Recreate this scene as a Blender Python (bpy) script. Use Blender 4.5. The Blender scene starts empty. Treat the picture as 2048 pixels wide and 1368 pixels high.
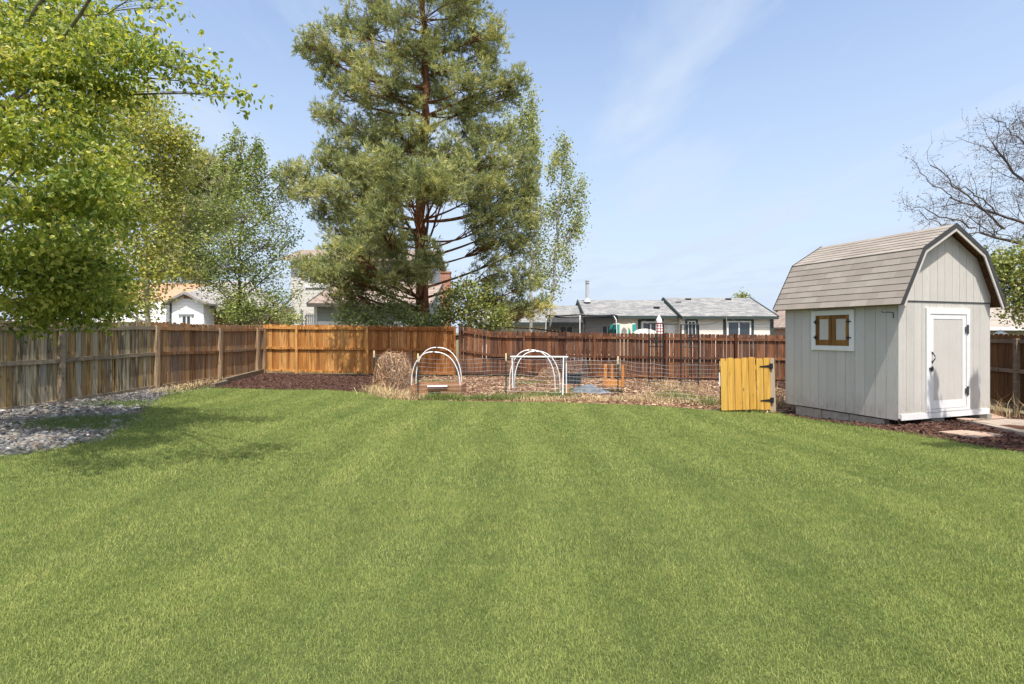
import bpy, math, random
import numpy as np
from mathutils import Vector, Matrix
from mathutils.geometry import delaunay_2d_cdt
R = math.radians
rng = np.random.default_rng(7)
random.seed(7)
S = bpy.context.scene
COL = S.collection

# ------------------------------------------------------------------ camera, light
FPX, CX, HY, EYE = 1050.0, 1024.0, 665.0, 1.54
cam = bpy.data.cameras.new('camera')
cam.sensor_fit = 'HORIZONTAL'; cam.sensor_width = 36.0
cam.lens = FPX / 2048.0 * 36.0
cam.shift_y = -(684.0 - HY) / 2048.0
cam.clip_start = 0.05; cam.clip_end = 6000
camo = bpy.data.objects.new('camera', cam); COL.objects.link(camo)
camo.location = (0, 0, EYE); camo.rotation_euler = (R(90), 0, 0)
S.camera = camo
SUN_AZ, SUN_EL = R(169.0), R(66.0)
sd = Vector((math.sin(SUN_AZ) * math.cos(SUN_EL), math.cos(SUN_AZ) * math.cos(SUN_EL), math.sin(SUN_EL)))
sl = bpy.data.lights.new('sun', 'SUN'); sl.energy = 3.75; sl.angle = R(0.5); sl.color = (1.0, 0.955, 0.88)
so = bpy.data.objects.new('sun', sl); COL.objects.link(so); so.location = (20, -40, 80)
so.rotation_euler = (-sd).to_track_quat('-Z', 'Y').to_euler()
S.view_settings.view_transform = 'Standard'; S.view_settings.look = 'None'
S.view_settings.exposure = 0.86; S.view_settings.gamma = 1.0
W = bpy.data.worlds.new('World'); S.world = W; W.use_nodes = True
wt = W.node_tree; wn = wt.nodes; wl = wt.links
bg = wn['Background']
sky = wn.new('ShaderNodeTexSky'); sky.sky_type = 'NISHITA'; sky.sun_disc = False
sky.sun_elevation = SUN_EL; sky.sun_rotation = SUN_AZ; sky.air_density = 1.0; sky.dust_density = 2.5; sky.ozone_density = 1.3
bg.inputs[1].default_value = 0.15
tc = wn.new('ShaderNodeTexCoord'); sx = wn.new('ShaderNodeSeparateXYZ'); wl.new(tc.outputs['Generated'], sx.inputs[0])
zz = wn.new('ShaderNodeMath'); zz.operation = 'MAXIMUM'; zz.inputs[1].default_value = 0.06; wl.new(sx.outputs[2], zz.inputs[0])
ux = wn.new('ShaderNodeMath'); ux.operation = 'DIVIDE'; wl.new(sx.outputs[0], ux.inputs[0]); wl.new(zz.outputs[0], ux.inputs[1])
uy = wn.new('ShaderNodeMath'); uy.operation = 'DIVIDE'; wl.new(sx.outputs[1], uy.inputs[0]); wl.new(zz.outputs[0], uy.inputs[1])
cv = wn.new('ShaderNodeCombineXYZ'); wl.new(ux.outputs[0], cv.inputs[0]); wl.new(uy.outputs[0], cv.inputs[1])
mp = wn.new('ShaderNodeMapping'); mp.inputs['Rotation'].default_value = (0, 0, R(38)); mp.inputs['Scale'].default_value = (1.7, 0.55, 1); mp.inputs['Location'].default_value = (6.1, 2.3, 0)
wl.new(cv.outputs[0], mp.inputs[0])
n1 = wn.new('ShaderNodeTexNoise'); n1.inputs['Scale'].default_value = 0.75; n1.inputs['Detail'].default_value = 9; n1.inputs['Roughness'].default_value = 0.58; n1.inputs['Distortion'].default_value = 0.5
wl.new(mp.outputs[0], n1.inputs['Vector'])
cr = wn.new('ShaderNodeMapRange'); cr.inputs[1].default_value = 0.47; cr.inputs[2].default_value = 0.74; cr.inputs[3].default_value = 0.0; cr.inputs[4].default_value = 0.6
wl.new(n1.outputs[0], cr.inputs[0])
hz = wn.new('ShaderNodeMapRange'); hz.inputs[1].default_value = 0.0; hz.inputs[2].default_value = 0.55; hz.inputs[3].default_value = 0.92; hz.inputs[4].default_value = 0.10
wl.new(sx.outputs[2], hz.inputs[0])
ad = wn.new('ShaderNodeMath'); ad.operation = 'ADD'; ad.use_clamp = True; wl.new(cr.outputs[0], ad.inputs[0]); wl.new(hz.outputs[0], ad.inputs[1])
mx = wn.new('ShaderNodeMixRGB'); wl.new(ad.outputs[0], mx.inputs[0]); wl.new(sky.outputs[0], mx.inputs[1]); mx.inputs[2].default_value = (2.55, 2.98, 3.62, 1)
wl.new(mx.outputs[0], bg.inputs[0])

# ------------------------------------------------------------------ geometry helpers
def h(X, Y):
    X = np.asarray(X, float); Y = np.asarray(Y, float)
    t = np.clip((Y - 4) / 9, 0, 1); s = t * t * (3 - 2 * t)
    return -0.018 * np.clip(X + 10, 0, 23) * s + 0.13 * np.exp(-((X - 8.3) / 1.5) ** 2 - ((Y - 9.2) / 1.1) ** 2)
def hf(X, Y): return float(h(X, Y))
def P(px, py, Y):
    return Vector(((px - CX) / FPX * Y, Y, EYE - (py - HY) / FPX * Y))
def G(px, py):
    Y = 10.0
    for _ in range(40):
        X = (px - CX) / FPX * Y
        Y = (EYE - hf(X, Y)) * FPX / max(py - HY, 1)
    return ((px - CX) / FPX * Y, Y)

class MB:
    """collects shapes for one mesh"""
    def __init__(s): s.V = []; s.F = {}; s.A = []; s.n = 0
    def add(s, V, F, rnd=None):
        V = np.asarray(V, float).reshape(-1, 3)
        F = np.asarray(F, int)
        s.F.setdefault(F.shape[1], []).append(F + s.n)
        s.V.append(V); s.n += len(V)
        if rnd is None: rnd = random.random()
        s.A.append(np.full(len(V), rnd) if np.isscalar(rnd) else np.asarray(rnd, float))
        return s
    def poly(s, pts, rnd=None):
        return s.add(pts, [list(range(len(pts)))], rnd)
    BF = [[0, 3, 2, 1], [4, 5, 6, 7], [0, 1, 5, 4], [1, 2, 6, 5], [2, 3, 7, 6], [3, 0, 4, 7]]
    def box(s, a, b, M=None, rnd=None):
        x0, y0, z0 = a; x1, y1, z1 = b
        V = np.array([[x0, y0, z0], [x1, y0, z0], [x1, y1, z0], [x0, y1, z0], [x0, y0, z1], [x1, y0, z1], [x1, y1, z1], [x0, y1, z1]], float)
        if M is not None: V = V @ np.array(M.to_3x3()).T + np.array(M.translation)
        return s.add(V, s.BF, rnd)
    def beam(s, p, q, w, t, up=(0, 0, 1), rnd=None):
        """box from p to q; w across, t along up"""
        p = Vector(p); q = Vector(q); d = (q - p); L = d.length; d.normalize()
        u = Vector(up); sdv = d.cross(u)
        if sdv.length < 1e-4: sdv = d.cross(Vector((1, 0, 0)))
        sdv.normalize(); u = sdv.cross(d)
        M = Matrix((d, sdv, u)).transposed().to_4x4(); M.translation = p
        return s.box((0, -w / 2, -t / 2), (L, w / 2, t / 2), M, rnd)
    def tube(s, path, rad, sides=6, rnd=None, cap=True):
        path = np.asarray(path, float); n = len(path)
        rad = np.broadcast_to(np.asarray(rad, float), (n,))
        T = np.gradient(path, axis=0); T /= np.linalg.norm(T, axis=1, keepdims=True) + 1e-9
        ref = np.array([0, 0, 1.]) if abs(T[0, 2]) < 0.9 else np.array([1., 0, 0])
        U = np.cross(T, ref); U /= np.linalg.norm(U, axis=1, keepdims=True) + 1e-9
        Wv = np.cross(T, U)
        a = np.arange(sides) * 2 * math.pi / sides
        V = path[:, None, :] + rad[:, None, None] * (np.cos(a)[None, :, None] * U[:, None, :] + np.sin(a)[None, :, None] * Wv[:, None, :])
        i = np.arange(n - 1)[:, None] * sides; j = np.arange(sides)[None, :]; k = (j + 1) % sides
        F = np.stack([i + j, i + k, i + sides + k, i + sides + j], -1).reshape(-1, 4)
        if rnd is None: rnd = random.random()
        s.add(V.reshape(-1, 3), F, rnd)
        if cap:
            s.add(V[0][::-1], [list(range(sides))], rnd); s.add(V[-1], [list(range(sides))], rnd)
        return s
    def lathe(s, prof, c, sides=16, rnd=None):
        prof = np.asarray(prof, float); n = len(prof)
        a = np.arange(sides) * 2 * math.pi / sides
        V = np.stack([prof[:, None, 0] * np.cos(a), prof[:, None, 0] * np.sin(a), np.broadcast_to(prof[:, None, 1], (n, sides))], -1) + np.array(c)
        i = np.arange(n - 1)[:, None] * sides; j = np.arange(sides)[None, :]; k = (j + 1) % sides
        F = np.stack([i + j, i + k, i + sides + k, i + sides + j], -1).reshape(-1, 4)
        return s.add(V.reshape(-1, 3), F, rnd)
    def prism(s, pts2, M, d, rnd=None):
        """polygon (x,z) in local plane, thickness d along local +y"""
        n = len(pts2)
        V = np.array([[x, 0, z] for x, z in pts2] + [[x, d, z] for x, z in pts2], float)
        V = V @ np.array(M.to_3x3()).T + np.array(M.translation)
        if rnd is None: rnd = random.random()
        b = s.n
        s.add(V, [[i, (i + 1) % n, (i + 1) % n + n, i + n] for i in range(n)], rnd)
        s.F.setdefault(n, []).append(np.array([[b + i for i in range(n)][::-1], [b + n + i for i in range(n)]]))
        return s
    def build(s, name, mat, parent=None, smooth=False):
        V = np.concatenate(s.V); A = np.concatenate(s.A)
        loc = np.array(parent_loc(parent)) if parent else np.zeros(3)
        V = V - loc
        me = bpy.data.meshes.new(name)
        me.vertices.add(len(V)); me.vertices.foreach_set('co', V.astype(np.float32).ravel())
        li = []; ls = []; lt = []; st = 0
        for k, L in s.F.items():
            F = np.concatenate(L); li.append(F.ravel()); m = len(F)
            ls.append(st + np.arange(m) * k); lt.append(np.full(m, k)); st += m * k
        li = np.concatenate(li); ls = np.concatenate(ls); lt = np.concatenate(lt)
        me.loops.add(len(li)); me.loops.foreach_set('vertex_index', li.astype(np.int32))
        me.polygons.add(len(ls)); me.polygons.foreach_set('loop_start', ls.astype(np.int32)); me.polygons.foreach_set('loop_total', lt.astype(np.int32))
        at = me.attributes.new('rnd', 'FLOAT', 'POINT'); at.data.foreach_set('value', A.astype(np.float32))
        me.update(calc_edges=True)
        me.polygons.foreach_set('use_smooth', np.full(len(ls), bool(smooth)))
        me.materials.append(mat)
        o = bpy.data.objects.new(name, me); COL.objects.link(o)
        if parent: o.parent = parent
        return o
def parent_loc(o):
    v = Vector(o.location)
    while o.parent: o = o.parent; v += Vector(o.location)
    return v
def tag(o, label=None, cat=None, group=None, kind=None):
    if label: o['label'] = label
    if cat: o['category'] = cat
    if group: o['group'] = group
    if kind: o['kind'] = kind
    return o
def thing(name, label, cat, loc=(0, 0, 0), group=None):
    o = bpy.data.objects.new(name, None); o.empty_display_size = 0.2; COL.objects.link(o); o.location = loc
    return tag(o, label, cat, group)

# ------------------------------------------------------------------ materials
class NT:
    def __init__(s, name):
        s.m = bpy.data.materials.new(name); s.m.use_nodes = True
        s.t = s.m.node_tree; s.N = s.t.nodes; s.b = s.N['Principled BSDF']; s.out = s.N['Material Output']
    def n(s, t, **kw):
        x = s.N.new(t)
        for k, v in kw.items():
            if k.startswith('i_'):
                key = k[2:]; x.inputs[int(key) if key.isdigit() else key].default_value = v
            else: setattr(x, k, v)
        return x
    def l(s, a, b): s.t.links.new(a, b)
    def attr(s): return s.n('ShaderNodeAttribute', attribute_name='rnd').outputs['Fac']
    def obj(s, scale, loc=(0, 0, 0), rot=(0, 0, 0)):
        c = s.n('ShaderNodeTexCoord'); m = s.n('ShaderNodeMapping'); m.inputs['Scale'].default_value = scale; m.inputs['Location'].default_value = loc; m.inputs['Rotation'].default_value = rot
        s.l(c.outputs['Object'], m.inputs[0]); return m.outputs[0]
    def noise(s, vec, scale=1, detail=4, rough=0.55, dist=0):
        x = s.n('ShaderNodeTexNoise'); x.inputs['Scale'].default_value = scale; x.inputs['Detail'].default_value = detail; x.inputs['Roughness'].default_value = rough; x.inputs['Distortion'].default_value = dist
        if vec is not None: s.l(vec, x.inputs['Vector'])
        return x.outputs[0]
    def ramp(s, fac, stops, interp='LINEAR'):
        x = s.n('ShaderNodeValToRGB'); cr = x.color_ramp; cr.interpolation = interp
        while len(cr.elements) < len(stops): cr.elements.new(0.5)
        for e, (p, c) in zip(cr.elements, stops): e.position = p; e.color = (*c, 1) if len(c) == 3 else c
        s.l(fac, x.inputs[0]); return x.outputs[0]
    def mix(s, fac, a, b, mode='MIX'):
        x = s.n('ShaderNodeMixRGB', blend_type=mode)
        for i, v in ((0, fac), (1, a), (2, b)):
            if isinstance(v, (int, float)): x.inputs[i].default_value = v
            elif isinstance(v, tuple): x.inputs[i].default_value = (*v, 1)
            else: s.l(v, x.inputs[i])
        return x.outputs[0]
    def math(s, op, a, b=None, clamp=False):
        x = s.n('ShaderNodeMath', operation=op); x.use_clamp = clamp
        for i, v in ((0, a), (1, b)):
            if v is None: continue
            if isinstance(v, (int, float)): x.inputs[i].default_value = v
            else: s.l(v, x.inputs[i])
        return x.outputs[0]
    def rng(s, v, a, b, c=0, d=1):
        x = s.n('ShaderNodeMapRange'); 
        for i, q in ((1, a), (2, b), (3, c), (4, d)): x.inputs[i].default_value = q
        s.l(v, x.inputs[0]); return x.outputs[0]
    def bump(s, hgt, strength=0.3, dist=0.01):
        x = s.n('ShaderNodeBump'); x.inputs['Strength'].default_value = strength; x.inputs['Distance'].default_value = dist
        s.l(hgt, x.inputs['Height']); s.l(x.outputs[0], s.b.inputs['Normal'])
    def done(s, col, rough=0.8, spec=0.3, metal=0):
        if isinstance(col, tuple): s.b.inputs['Base Color'].default_value = (*col, 1)
        else: s.l(col, s.b.inputs['Base Color'])
        if isinstance(rough, (int, float)): s.b.inputs['Roughness'].default_value = rough
        else: s.l(rough, s.b.inputs['Roughness'])
        s.b.inputs['Specular IOR Level'].default_value = spec; s.b.inputs['Metallic'].default_value = metal
        return s.m

def m_plain(name, c, rough=0.7, var=0.25, scale=6, spec=0.3, metal=0, bump=0.0):
    t = NT(name); n = t.noise(t.obj((1, 1, 1)), scale, 6, 0.6)
    c2 = tuple(x * (1 - var) for x in c); c3 = tuple(min(1, x * (1 + var * 0.6)) for x in c)
    col = t.ramp(n, [(0.25, c2), (0.75, c3)])
    if bump: t.bump(t.noise(t.obj((1, 1, 1)), scale * 8, 4), bump, 0.01)
    return t.done(col, rough, spec, metal)

def m_wood(name, stops, grain=(0.55, 1.25), zscale=1.2, weather=None, stain=0.5, rough=0.8, xs=30):
    """board wood: colour by board (rnd), vertical grain, dark streaks, optional grey weathering"""
    t = NT(name); a = t.attr()
    vec = t.obj((xs, xs, zscale)); 
    off = t.n('ShaderNodeCombineXYZ'); t.l(t.math('MULTIPLY', a, 37.0), off.inputs[2]); t.l(t.math('MULTIPLY', a, 91.0), off.inputs[0])
    va = t.n('ShaderNodeVectorMath', operation='ADD'); t.l(vec, va.inputs[0]); t.l(off.outputs[0], va.inputs[1])
    g = t.noise(va.outputs[0], 1.0, 6, 0.62, 0.4)
    big = t.noise(t.obj((1.3, 1.3, 0.9)), 1.0, 4, 0.6, 0.6)
    f = t.math('ADD', t.math('MULTIPLY', a, 0.62), t.math('ADD', t.math('MULTIPLY', g, 0.55), -0.10))
    col = t.ramp(f, stops)
    if weather is not None:
        wcol, lo, hi = weather
        wn_ = t.math('ADD', t.math('MULTIPLY', big, 0.6), t.math('MULTIPLY', g, 0.5))
        col = t.mix(t.rng(wn_, lo, hi, 0, 0.85), col, wcol)
    gr = t.rng(g, 0.3, 0.72, grain[0], grain[1])
    gx = t.n('ShaderNodeCombineXYZ'); [t.l(gr, gx.inputs[i]) for i in range(3)]
    col = t.mix(0.8, col, gx.outputs[0], 'MULTIPLY')
    va2 = t.n('ShaderNodeVectorMath', operation='ADD'); t.l(t.obj((9, 9, 0.55)), va2.inputs[0]); t.l(off.outputs[0], va2.inputs[1])
    st = t.noise(va2.outputs[0], 1.0, 5, 0.65, 1.2)
    sf = t.rng(st, 0.55, 0.72, 0, stain)
    col = t.mix(sf, col, (0.022, 0.014, 0.009))
    vo = t.n('ShaderNodeTexVoronoi'); vo.inputs['Scale'].default_value = 1.0; va3 = t.n('ShaderNodeVectorMath', operation='ADD'); t.l(t.obj((7, 7, 2.6)), va3.inputs[0]); t.l(off.outputs[0], va3.inputs[1]); t.l(va3.outputs[0], vo.inputs['Vector'])
    col = t.mix(t.rng(vo.outputs['Distance'], 0.07, 0.16, 0.7, 0), col, (0.05, 0.028, 0.014))
    t.bump(g, 0.35, 0.006)
    return t.done(col, rough, 0.2)

def m_leaf(name, stops, transl=0.35, rough=0.5, spec=0.35, clump=0.0):
    t = NT(name); a = t.attr()
    if clump:
        big = t.noise(t.obj((1, 1, 1)), clump, 3, 0.5)
        a = t.math('ADD', t.math('MULTIPLY', a, 0.6), t.math('MULTIPLY', t.math('SUBTRACT', big, 0.28), 0.8), clamp=True)
    col = t.ramp(a, stops)
    m = t.done(col, rough, spec)
    tr = t.n('ShaderNodeBsdfTranslucent'); t.l(t.mix(1.0, col, (1.35, 1.25, 0.6), 'MULTIPLY'), tr.inputs[0])
    ms = t.n('ShaderNodeMixShader'); ms.inputs[0].default_value = transl
    t.l(t.b.outputs[0], ms.inputs[1]); t.l(tr.outputs[0], ms.inputs[2]); t.l(ms.outputs[0], t.out.inputs[0])
    return m

def m_bark(name, c1, c2, c3, sc=(7, 7, 1.6)):
    t = NT(name); n = t.noise(t.obj(sc), 1.0, 8, 0.65, 0.6)
    col = t.ramp(n, [(0.3, c1), (0.52, c2), (0.72, c3)]); t.bump(n, 0.8, 0.03)
    return t.done(col, 0.9, 0.15)

def m_roof(name, stops, row=0.16, w=0.33, rot=(0, 0, 0)):
    t = NT(name)
    br = t.n('ShaderNodeTexBrick'); t.l(t.obj((1, 1, 1), rot=rot), br.inputs['Vector'])
    br.inputs['Color1'].default_value = (0.15, 0.15, 0.15, 1); br.inputs['Color2'].default_value = (0.85, 0.85, 0.85, 1); br.inputs['Mortar'].default_value = (0, 0, 0, 1)
    br.inputs['Scale'].default_value = 1; br.inputs['Mortar Size'].default_value = 0.008; br.inputs['Row Height'].default_value = row; br.inputs['Brick Width'].default_value = w; br.inputs['Bias'].default_value = 0
    n = t.noise(t.obj((1, 1, 1)), 5, 6, 0.7)
    f = t.math('ADD', t.math('MULTIPLY', br.outputs[0], 0.55), t.math('MULTIPLY', n, 0.5))
    return t.done(t.ramp(f, stops), 0.95, 0.1)

def m_siding(name, c, step=0.2, var=0.12):
    """horizontal lap siding by a stepped bump and dirt noise"""
    t = NT(name); n = t.noise(t.obj((1, 1, 6)), 1.5, 5, 0.6)
    col = t.ramp(n, [(0.25, tuple(x * (1 - var) for x in c)), (0.75, tuple(min(1, x * (1 + var)) for x in c))])
    c0 = t.n('ShaderNodeTexCoord'); sp = t.n('ShaderNodeSeparateXYZ'); t.l(c0.outputs['Object'], sp.inputs[0])
    fr = t.math('FRACT', t.math('DIVIDE', sp.outputs[2], step))
    t.bump(t.math('MULTIPLY', fr, -1.0), 1.0, 0.02)
    return t.done(col, 0.7, 0.25)

M = {}
M['fence_grey'] = m_wood('weathered fence wood', [(0.10, (0.08, 0.05, 0.03)), (0.22, (0.42, 0.26, 0.10)), (0.32, (0.20, 0.155, 0.10)), (0.42, (0.52, 0.42, 0.25)), (0.50, (0.30, 0.305, 0.28)), (0.60, (0.52, 0.34, 0.14)), (0.70, (0.14, 0.10, 0.065)), (0.80, (0.50, 0.44, 0.31)), (0.88, (0.33, 0.20, 0.085)), (0.96, (0.33, 0.35, 0.35))], (0.22, 1.4), weather=((0.33, 0.34, 0.33), 0.64, 0.84), stain=0.85, xs=22)
M['fence_brown'] = m_wood('aging brown fence wood', [(0.10, (0.10, 0.05, 0.025)), (0.3, (0.30, 0.155, 0.065)), (0.5, (0.42, 0.25, 0.12)), (0.65, (0.20, 0.125, 0.08)), (0.8, (0.40, 0.28, 0.17)), (0.95, (0.34, 0.185, 0.075))], (0.4, 1.35), weather=((0.20, 0.17, 0.135), 0.58, 0.78), stain=0.7, xs=26)
M['rail_grey'] = m_wood('weathered rail wood', [(0.1, (0.15, 0.115, 0.08)), (0.5, (0.30, 0.24, 0.17)), (0.95, (0.25, 0.20, 0.15))], (0.6, 1.2), zscale=20, stain=0.4, xs=2.5)
M['fence_gold'] = m_wood('golden stained fence wood', [(0.1, (0.209, 0.072, 0.016)), (0.3, (0.418, 0.177, 0.043)), (0.48, (0.57, 0.303, 0.1)), (0.62, (0.342, 0.13, 0.03)), (0.78, (0.532, 0.261, 0.071)), (0.95, (0.437, 0.168, 0.039))], (0.38, 1.4), stain=0.7, xs=24)
M['fence_gold_shaded'] = m_wood('golden fence wood with painted shade', [(0.1, (0.162, 0.051, 0.012)), (0.3, (0.323, 0.125, 0.032)), (0.48, (0.441, 0.214, 0.075)), (0.62, (0.265, 0.092, 0.022)), (0.78, (0.411, 0.185, 0.054)), (0.95, (0.338, 0.12, 0.029))], (0.38, 1.4), stain=0.7, xs=24)  # golden wood of the last bay, the pine's shadow painted into its colour
M['fence_red'] = m_wood('dark red brown fence wood', [(0.1, (0.042, 0.018, 0.011)), (0.3, (0.147, 0.059, 0.029)), (0.5, (0.256, 0.112, 0.051)), (0.65, (0.081, 0.041, 0.029)), (0.8, (0.198, 0.083, 0.038)), (0.95, (0.189, 0.116, 0.078))], (0.4, 1.35), weather=((0.13, 0.10, 0.08), 0.60, 0.80), stain=0.55, xs=24)
M['fence_side'] = m_wood('dark side fence wood', [(0.12, (0.06, 0.03, 0.014)), (0.5, (0.17, 0.085, 0.03)), (0.95, (0.12, 0.06, 0.025))], (0.5, 1.3), stain=0.8, xs=24)
M['gate_wood'] = m_wood('yellow pine boards', [(0.12, (0.56, 0.30, 0.055)), (0.5, (0.66, 0.40, 0.09)), (0.95, (0.60, 0.31, 0.055))], (0.62, 1.22), stain=0.18, xs=20, rough=0.55)
M['post_pale'] = m_wood('pale weathered post', [(0.12, (0.36, 0.28, 0.20)), (0.95, (0.48, 0.38, 0.28))], (0.75, 1.15), stain=0.15)
M['orange_wood'] = m_wood('orange cedar', [(0.12, (0.45, 0.18, 0.05)), (0.95, (0.58, 0.27, 0.08))], (0.8, 1.15), stain=0.15)
M['shutter_wood'] = m_wood('varnished shutter wood', [(0.12, (0.13, 0.055, 0.015)), (0.5, (0.25, 0.115, 0.03)), (0.95, (0.32, 0.16, 0.045))], (0.6, 1.25), stain=0.5, xs=40, rough=0.5)
M['bed_wood'] = m_wood('raised bed timber', [(0.12, (0.26, 0.13, 0.06)), (0.95, (0.40, 0.22, 0.12))], (0.7, 1.2), zscale=18, xs=2.5, stain=0.4)
M['timber'] = m_wood('old landscape timber', [(0.12, (0.16, 0.125, 0.085)), (0.95, (0.26, 0.20, 0.135))], (0.65, 1.2), zscale=16, xs=2.5, stain=0.4)
M['white_paint'] = m_plain('white painted trim', (0.72, 0.715, 0.70), 0.5, 0.06, 9, 0.4)
M['pvc'] = m_plain('white plastic pipe', (0.82, 0.82, 0.82), 0.35, 0.05, 9, 0.5)
M['black_metal'] = m_plain('black iron', (0.014, 0.014, 0.015), 0.5, 0.3, 20, 0.5)
M['black_plastic'] = m_plain('black plastic', (0.045, 0.052, 0.058), 0.45, 0.3, 8, 0.4)
M['green_metal'] = m_plain('dark green stake', (0.016, 0.035, 0.024), 0.5, 0.3, 20, 0.4)
M['cream_tip'] = m_plain('cream stake tip', (0.72, 0.60, 0.36), 0.6, 0.15, 10)
M['wire'] = m_plain('galvanised wire', (0.34, 0.345, 0.35), 0.4, 0.2, 10, 0.5, 0.6)
M['wire_dark'] = m_plain('dull wire', (0.30, 0.29, 0.28), 0.5, 0.2, 10, 0.5, 0.5)
M['grey_metal'] = m_plain('dark grey hinge', (0.09, 0.095, 0.10), 0.45, 0.2, 10, 0.5, 0.5)
M['concrete'] = m_plain('concrete block', (0.36, 0.33, 0.28), 0.9, 0.3, 12, 0.1, bump=0.4)
M['paver'] = m_plain('sandstone flag', (0.40, 0.28, 0.21), 0.9, 0.25, 5, 0.1, bump=0.3)
M['paver_grey'] = m_plain('grey brown paving', (0.34, 0.28, 0.225), 0.9, 0.25, 4, 0.1, bump=0.3)
M['glass'] = m_plain('window glass', (0.035, 0.045, 0.055), 0.06, 0.3, 1, 0.9)
M['green_trim'] = m_plain('dark green trim', (0.045, 0.062, 0.058), 0.6, 0.15, 5)
M['teal'] = m_plain('teal plastic', (0.03, 0.30, 0.26), 0.4, 0.1, 5)
M['cream_plastic'] = m_plain('cream plastic', (0.72, 0.68, 0.56), 0.45, 0.08, 5)
M['flue'] = m_plain('pale flue metal', (0.55, 0.56, 0.56), 0.4, 0.1, 5, 0.5, 0.3)

def m_shed():
    t = NT('shed greige paint'); a = t.attr()
    n = t.noise(t.obj((1, 1, 1)), 2.2, 7, 0.65); fine = t.noise(t.obj((60, 60, 7)), 1.0, 6, 0.7)
    f = t.math('ADD', t.math('MULTIPLY', n, 0.7), t.math('MULTIPLY', a, 0.3))
    col = t.ramp(f, [(0.25, (0.485, 0.460, 0.418)), (0.75, (0.575, 0.545, 0.50))])
    c0 = t.n('ShaderNodeTexCoord'); sp = t.n('ShaderNodeSeparateXYZ'); t.l(c0.outputs['Object'], sp.inputs[0])
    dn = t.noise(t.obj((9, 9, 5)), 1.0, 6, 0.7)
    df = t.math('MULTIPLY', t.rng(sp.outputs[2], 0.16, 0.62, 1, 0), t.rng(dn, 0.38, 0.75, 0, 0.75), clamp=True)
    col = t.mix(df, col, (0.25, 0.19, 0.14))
    strk = t.rng(t.noise(t.obj((16, 16, 0.5)), 1.0, 4, 0.6), 0.55, 0.8, 0, 0.28)
    col = t.mix(strk, col, (0.34, 0.31, 0.27))
    t.bump(fine, 0.8, 0.014)
    return t.done(col, 0.75, 0.25)
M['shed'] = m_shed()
def m_shingle():
    t = NT('shed shingles'); a = t.attr(); n = t.noise(t.obj((1, 1, 1)), 3, 5, 0.6); f2 = t.noise(t.obj((1, 1, 1)), 130, 3, 0.8)
    f = t.math('ADD', t.math('MULTIPLY', a, 0.34), t.math('ADD', t.math('MULTIPLY', n, 0.42), t.math('MULTIPLY', f2, 0.3)))
    col = t.ramp(f, [(0.15, (0.205, 0.175, 0.145)), (0.55, (0.275, 0.240, 0.205)), (0.9, (0.345, 0.308, 0.268))])
    t.bump(f2, 0.5, 0.004)
    return t.done(col, 0.95, 0.1)
M['shingle'] = m_shingle()
def m_soil(name, stops, sc=3.0):
    t = NT(name); n = t.noise(t.obj((1, 1, 1)), sc, 8, 0.7); f2 = t.noise(t.obj((1, 1, 1)), sc * 14, 4, 0.7)
    f = t.math('ADD', t.math('MULTIPLY', n, 0.55), t.math('MULTIPLY', f2, 0.45))
    t.bump(f2, 0.7, 0.03)
    return t.done(t.ramp(f, stops), 0.95, 0.1)
M['dirt'] = m_soil('open ground', [(0.3, (0.10, 0.085, 0.05)), (0.7, (0.20, 0.17, 0.10))])
M['turf'] = m_soil('turf under the blades', [(0.3, (0.04, 0.052, 0.018)), (0.7, (0.10, 0.12, 0.038))], 2)
M['gravel_bed'] = m_soil('gravel bed', [(0.3, (0.04, 0.035, 0.03)), (0.7, (0.14, 0.125, 0.11))], 8)
M['mulch_bed'] = m_soil('mulch bed', [(0.3, (0.06, 0.028, 0.018)), (0.7, (0.17, 0.085, 0.055))], 6)
M['garden_bed'] = m_soil('garden soil', [(0.3, (0.13, 0.072, 0.045)), (0.5, (0.24, 0.145, 0.09)), (0.72, (0.36, 0.25, 0.16))], 3)
def m_rnd(name, stops, rough=0.85, spec=0.2, mottle=0.0):
    t = NT(name); a = t.attr()
    col = t.ramp(a, stops)
    return t.done(col, rough, spec)
M['stone'] = m_rnd('river stones', [(0, (0.06, 0.058, 0.058)), (0.3, (0.155, 0.155, 0.155)), (0.55, (0.26, 0.225, 0.18)), (0.75, (0.125, 0.095, 0.072)), (0.9, (0.24, 0.24, 0.235)), (1, (0.44, 0.42, 0.39))], 0.7)
M['chips'] = m_rnd('red mulch chips', [(0, (0.026, 0.014, 0.01)), (0.5, (0.089, 0.045, 0.033)), (0.85, (0.139, 0.073, 0.053)), (1, (0.224, 0.14, 0.101))])
M['chips_dry'] = m_rnd('dry garden litter', [(0, (0.07, 0.032, 0.02)), (0.45, (0.185, 0.09, 0.054)), (0.75, (0.31, 0.185, 0.105)), (1, (0.60, 0.47, 0.30))])
M['straw'] = m_rnd('dry straw', [(0, (0.26, 0.17, 0.08)), (0.5, (0.46, 0.34, 0.17)), (1, (0.66, 0.54, 0.32))])
M['vine'] = m_rnd('dry vine stems', [(0, (0.16, 0.085, 0.05)), (0.5, (0.38, 0.225, 0.125)), (1, (0.58, 0.42, 0.26))])
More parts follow.
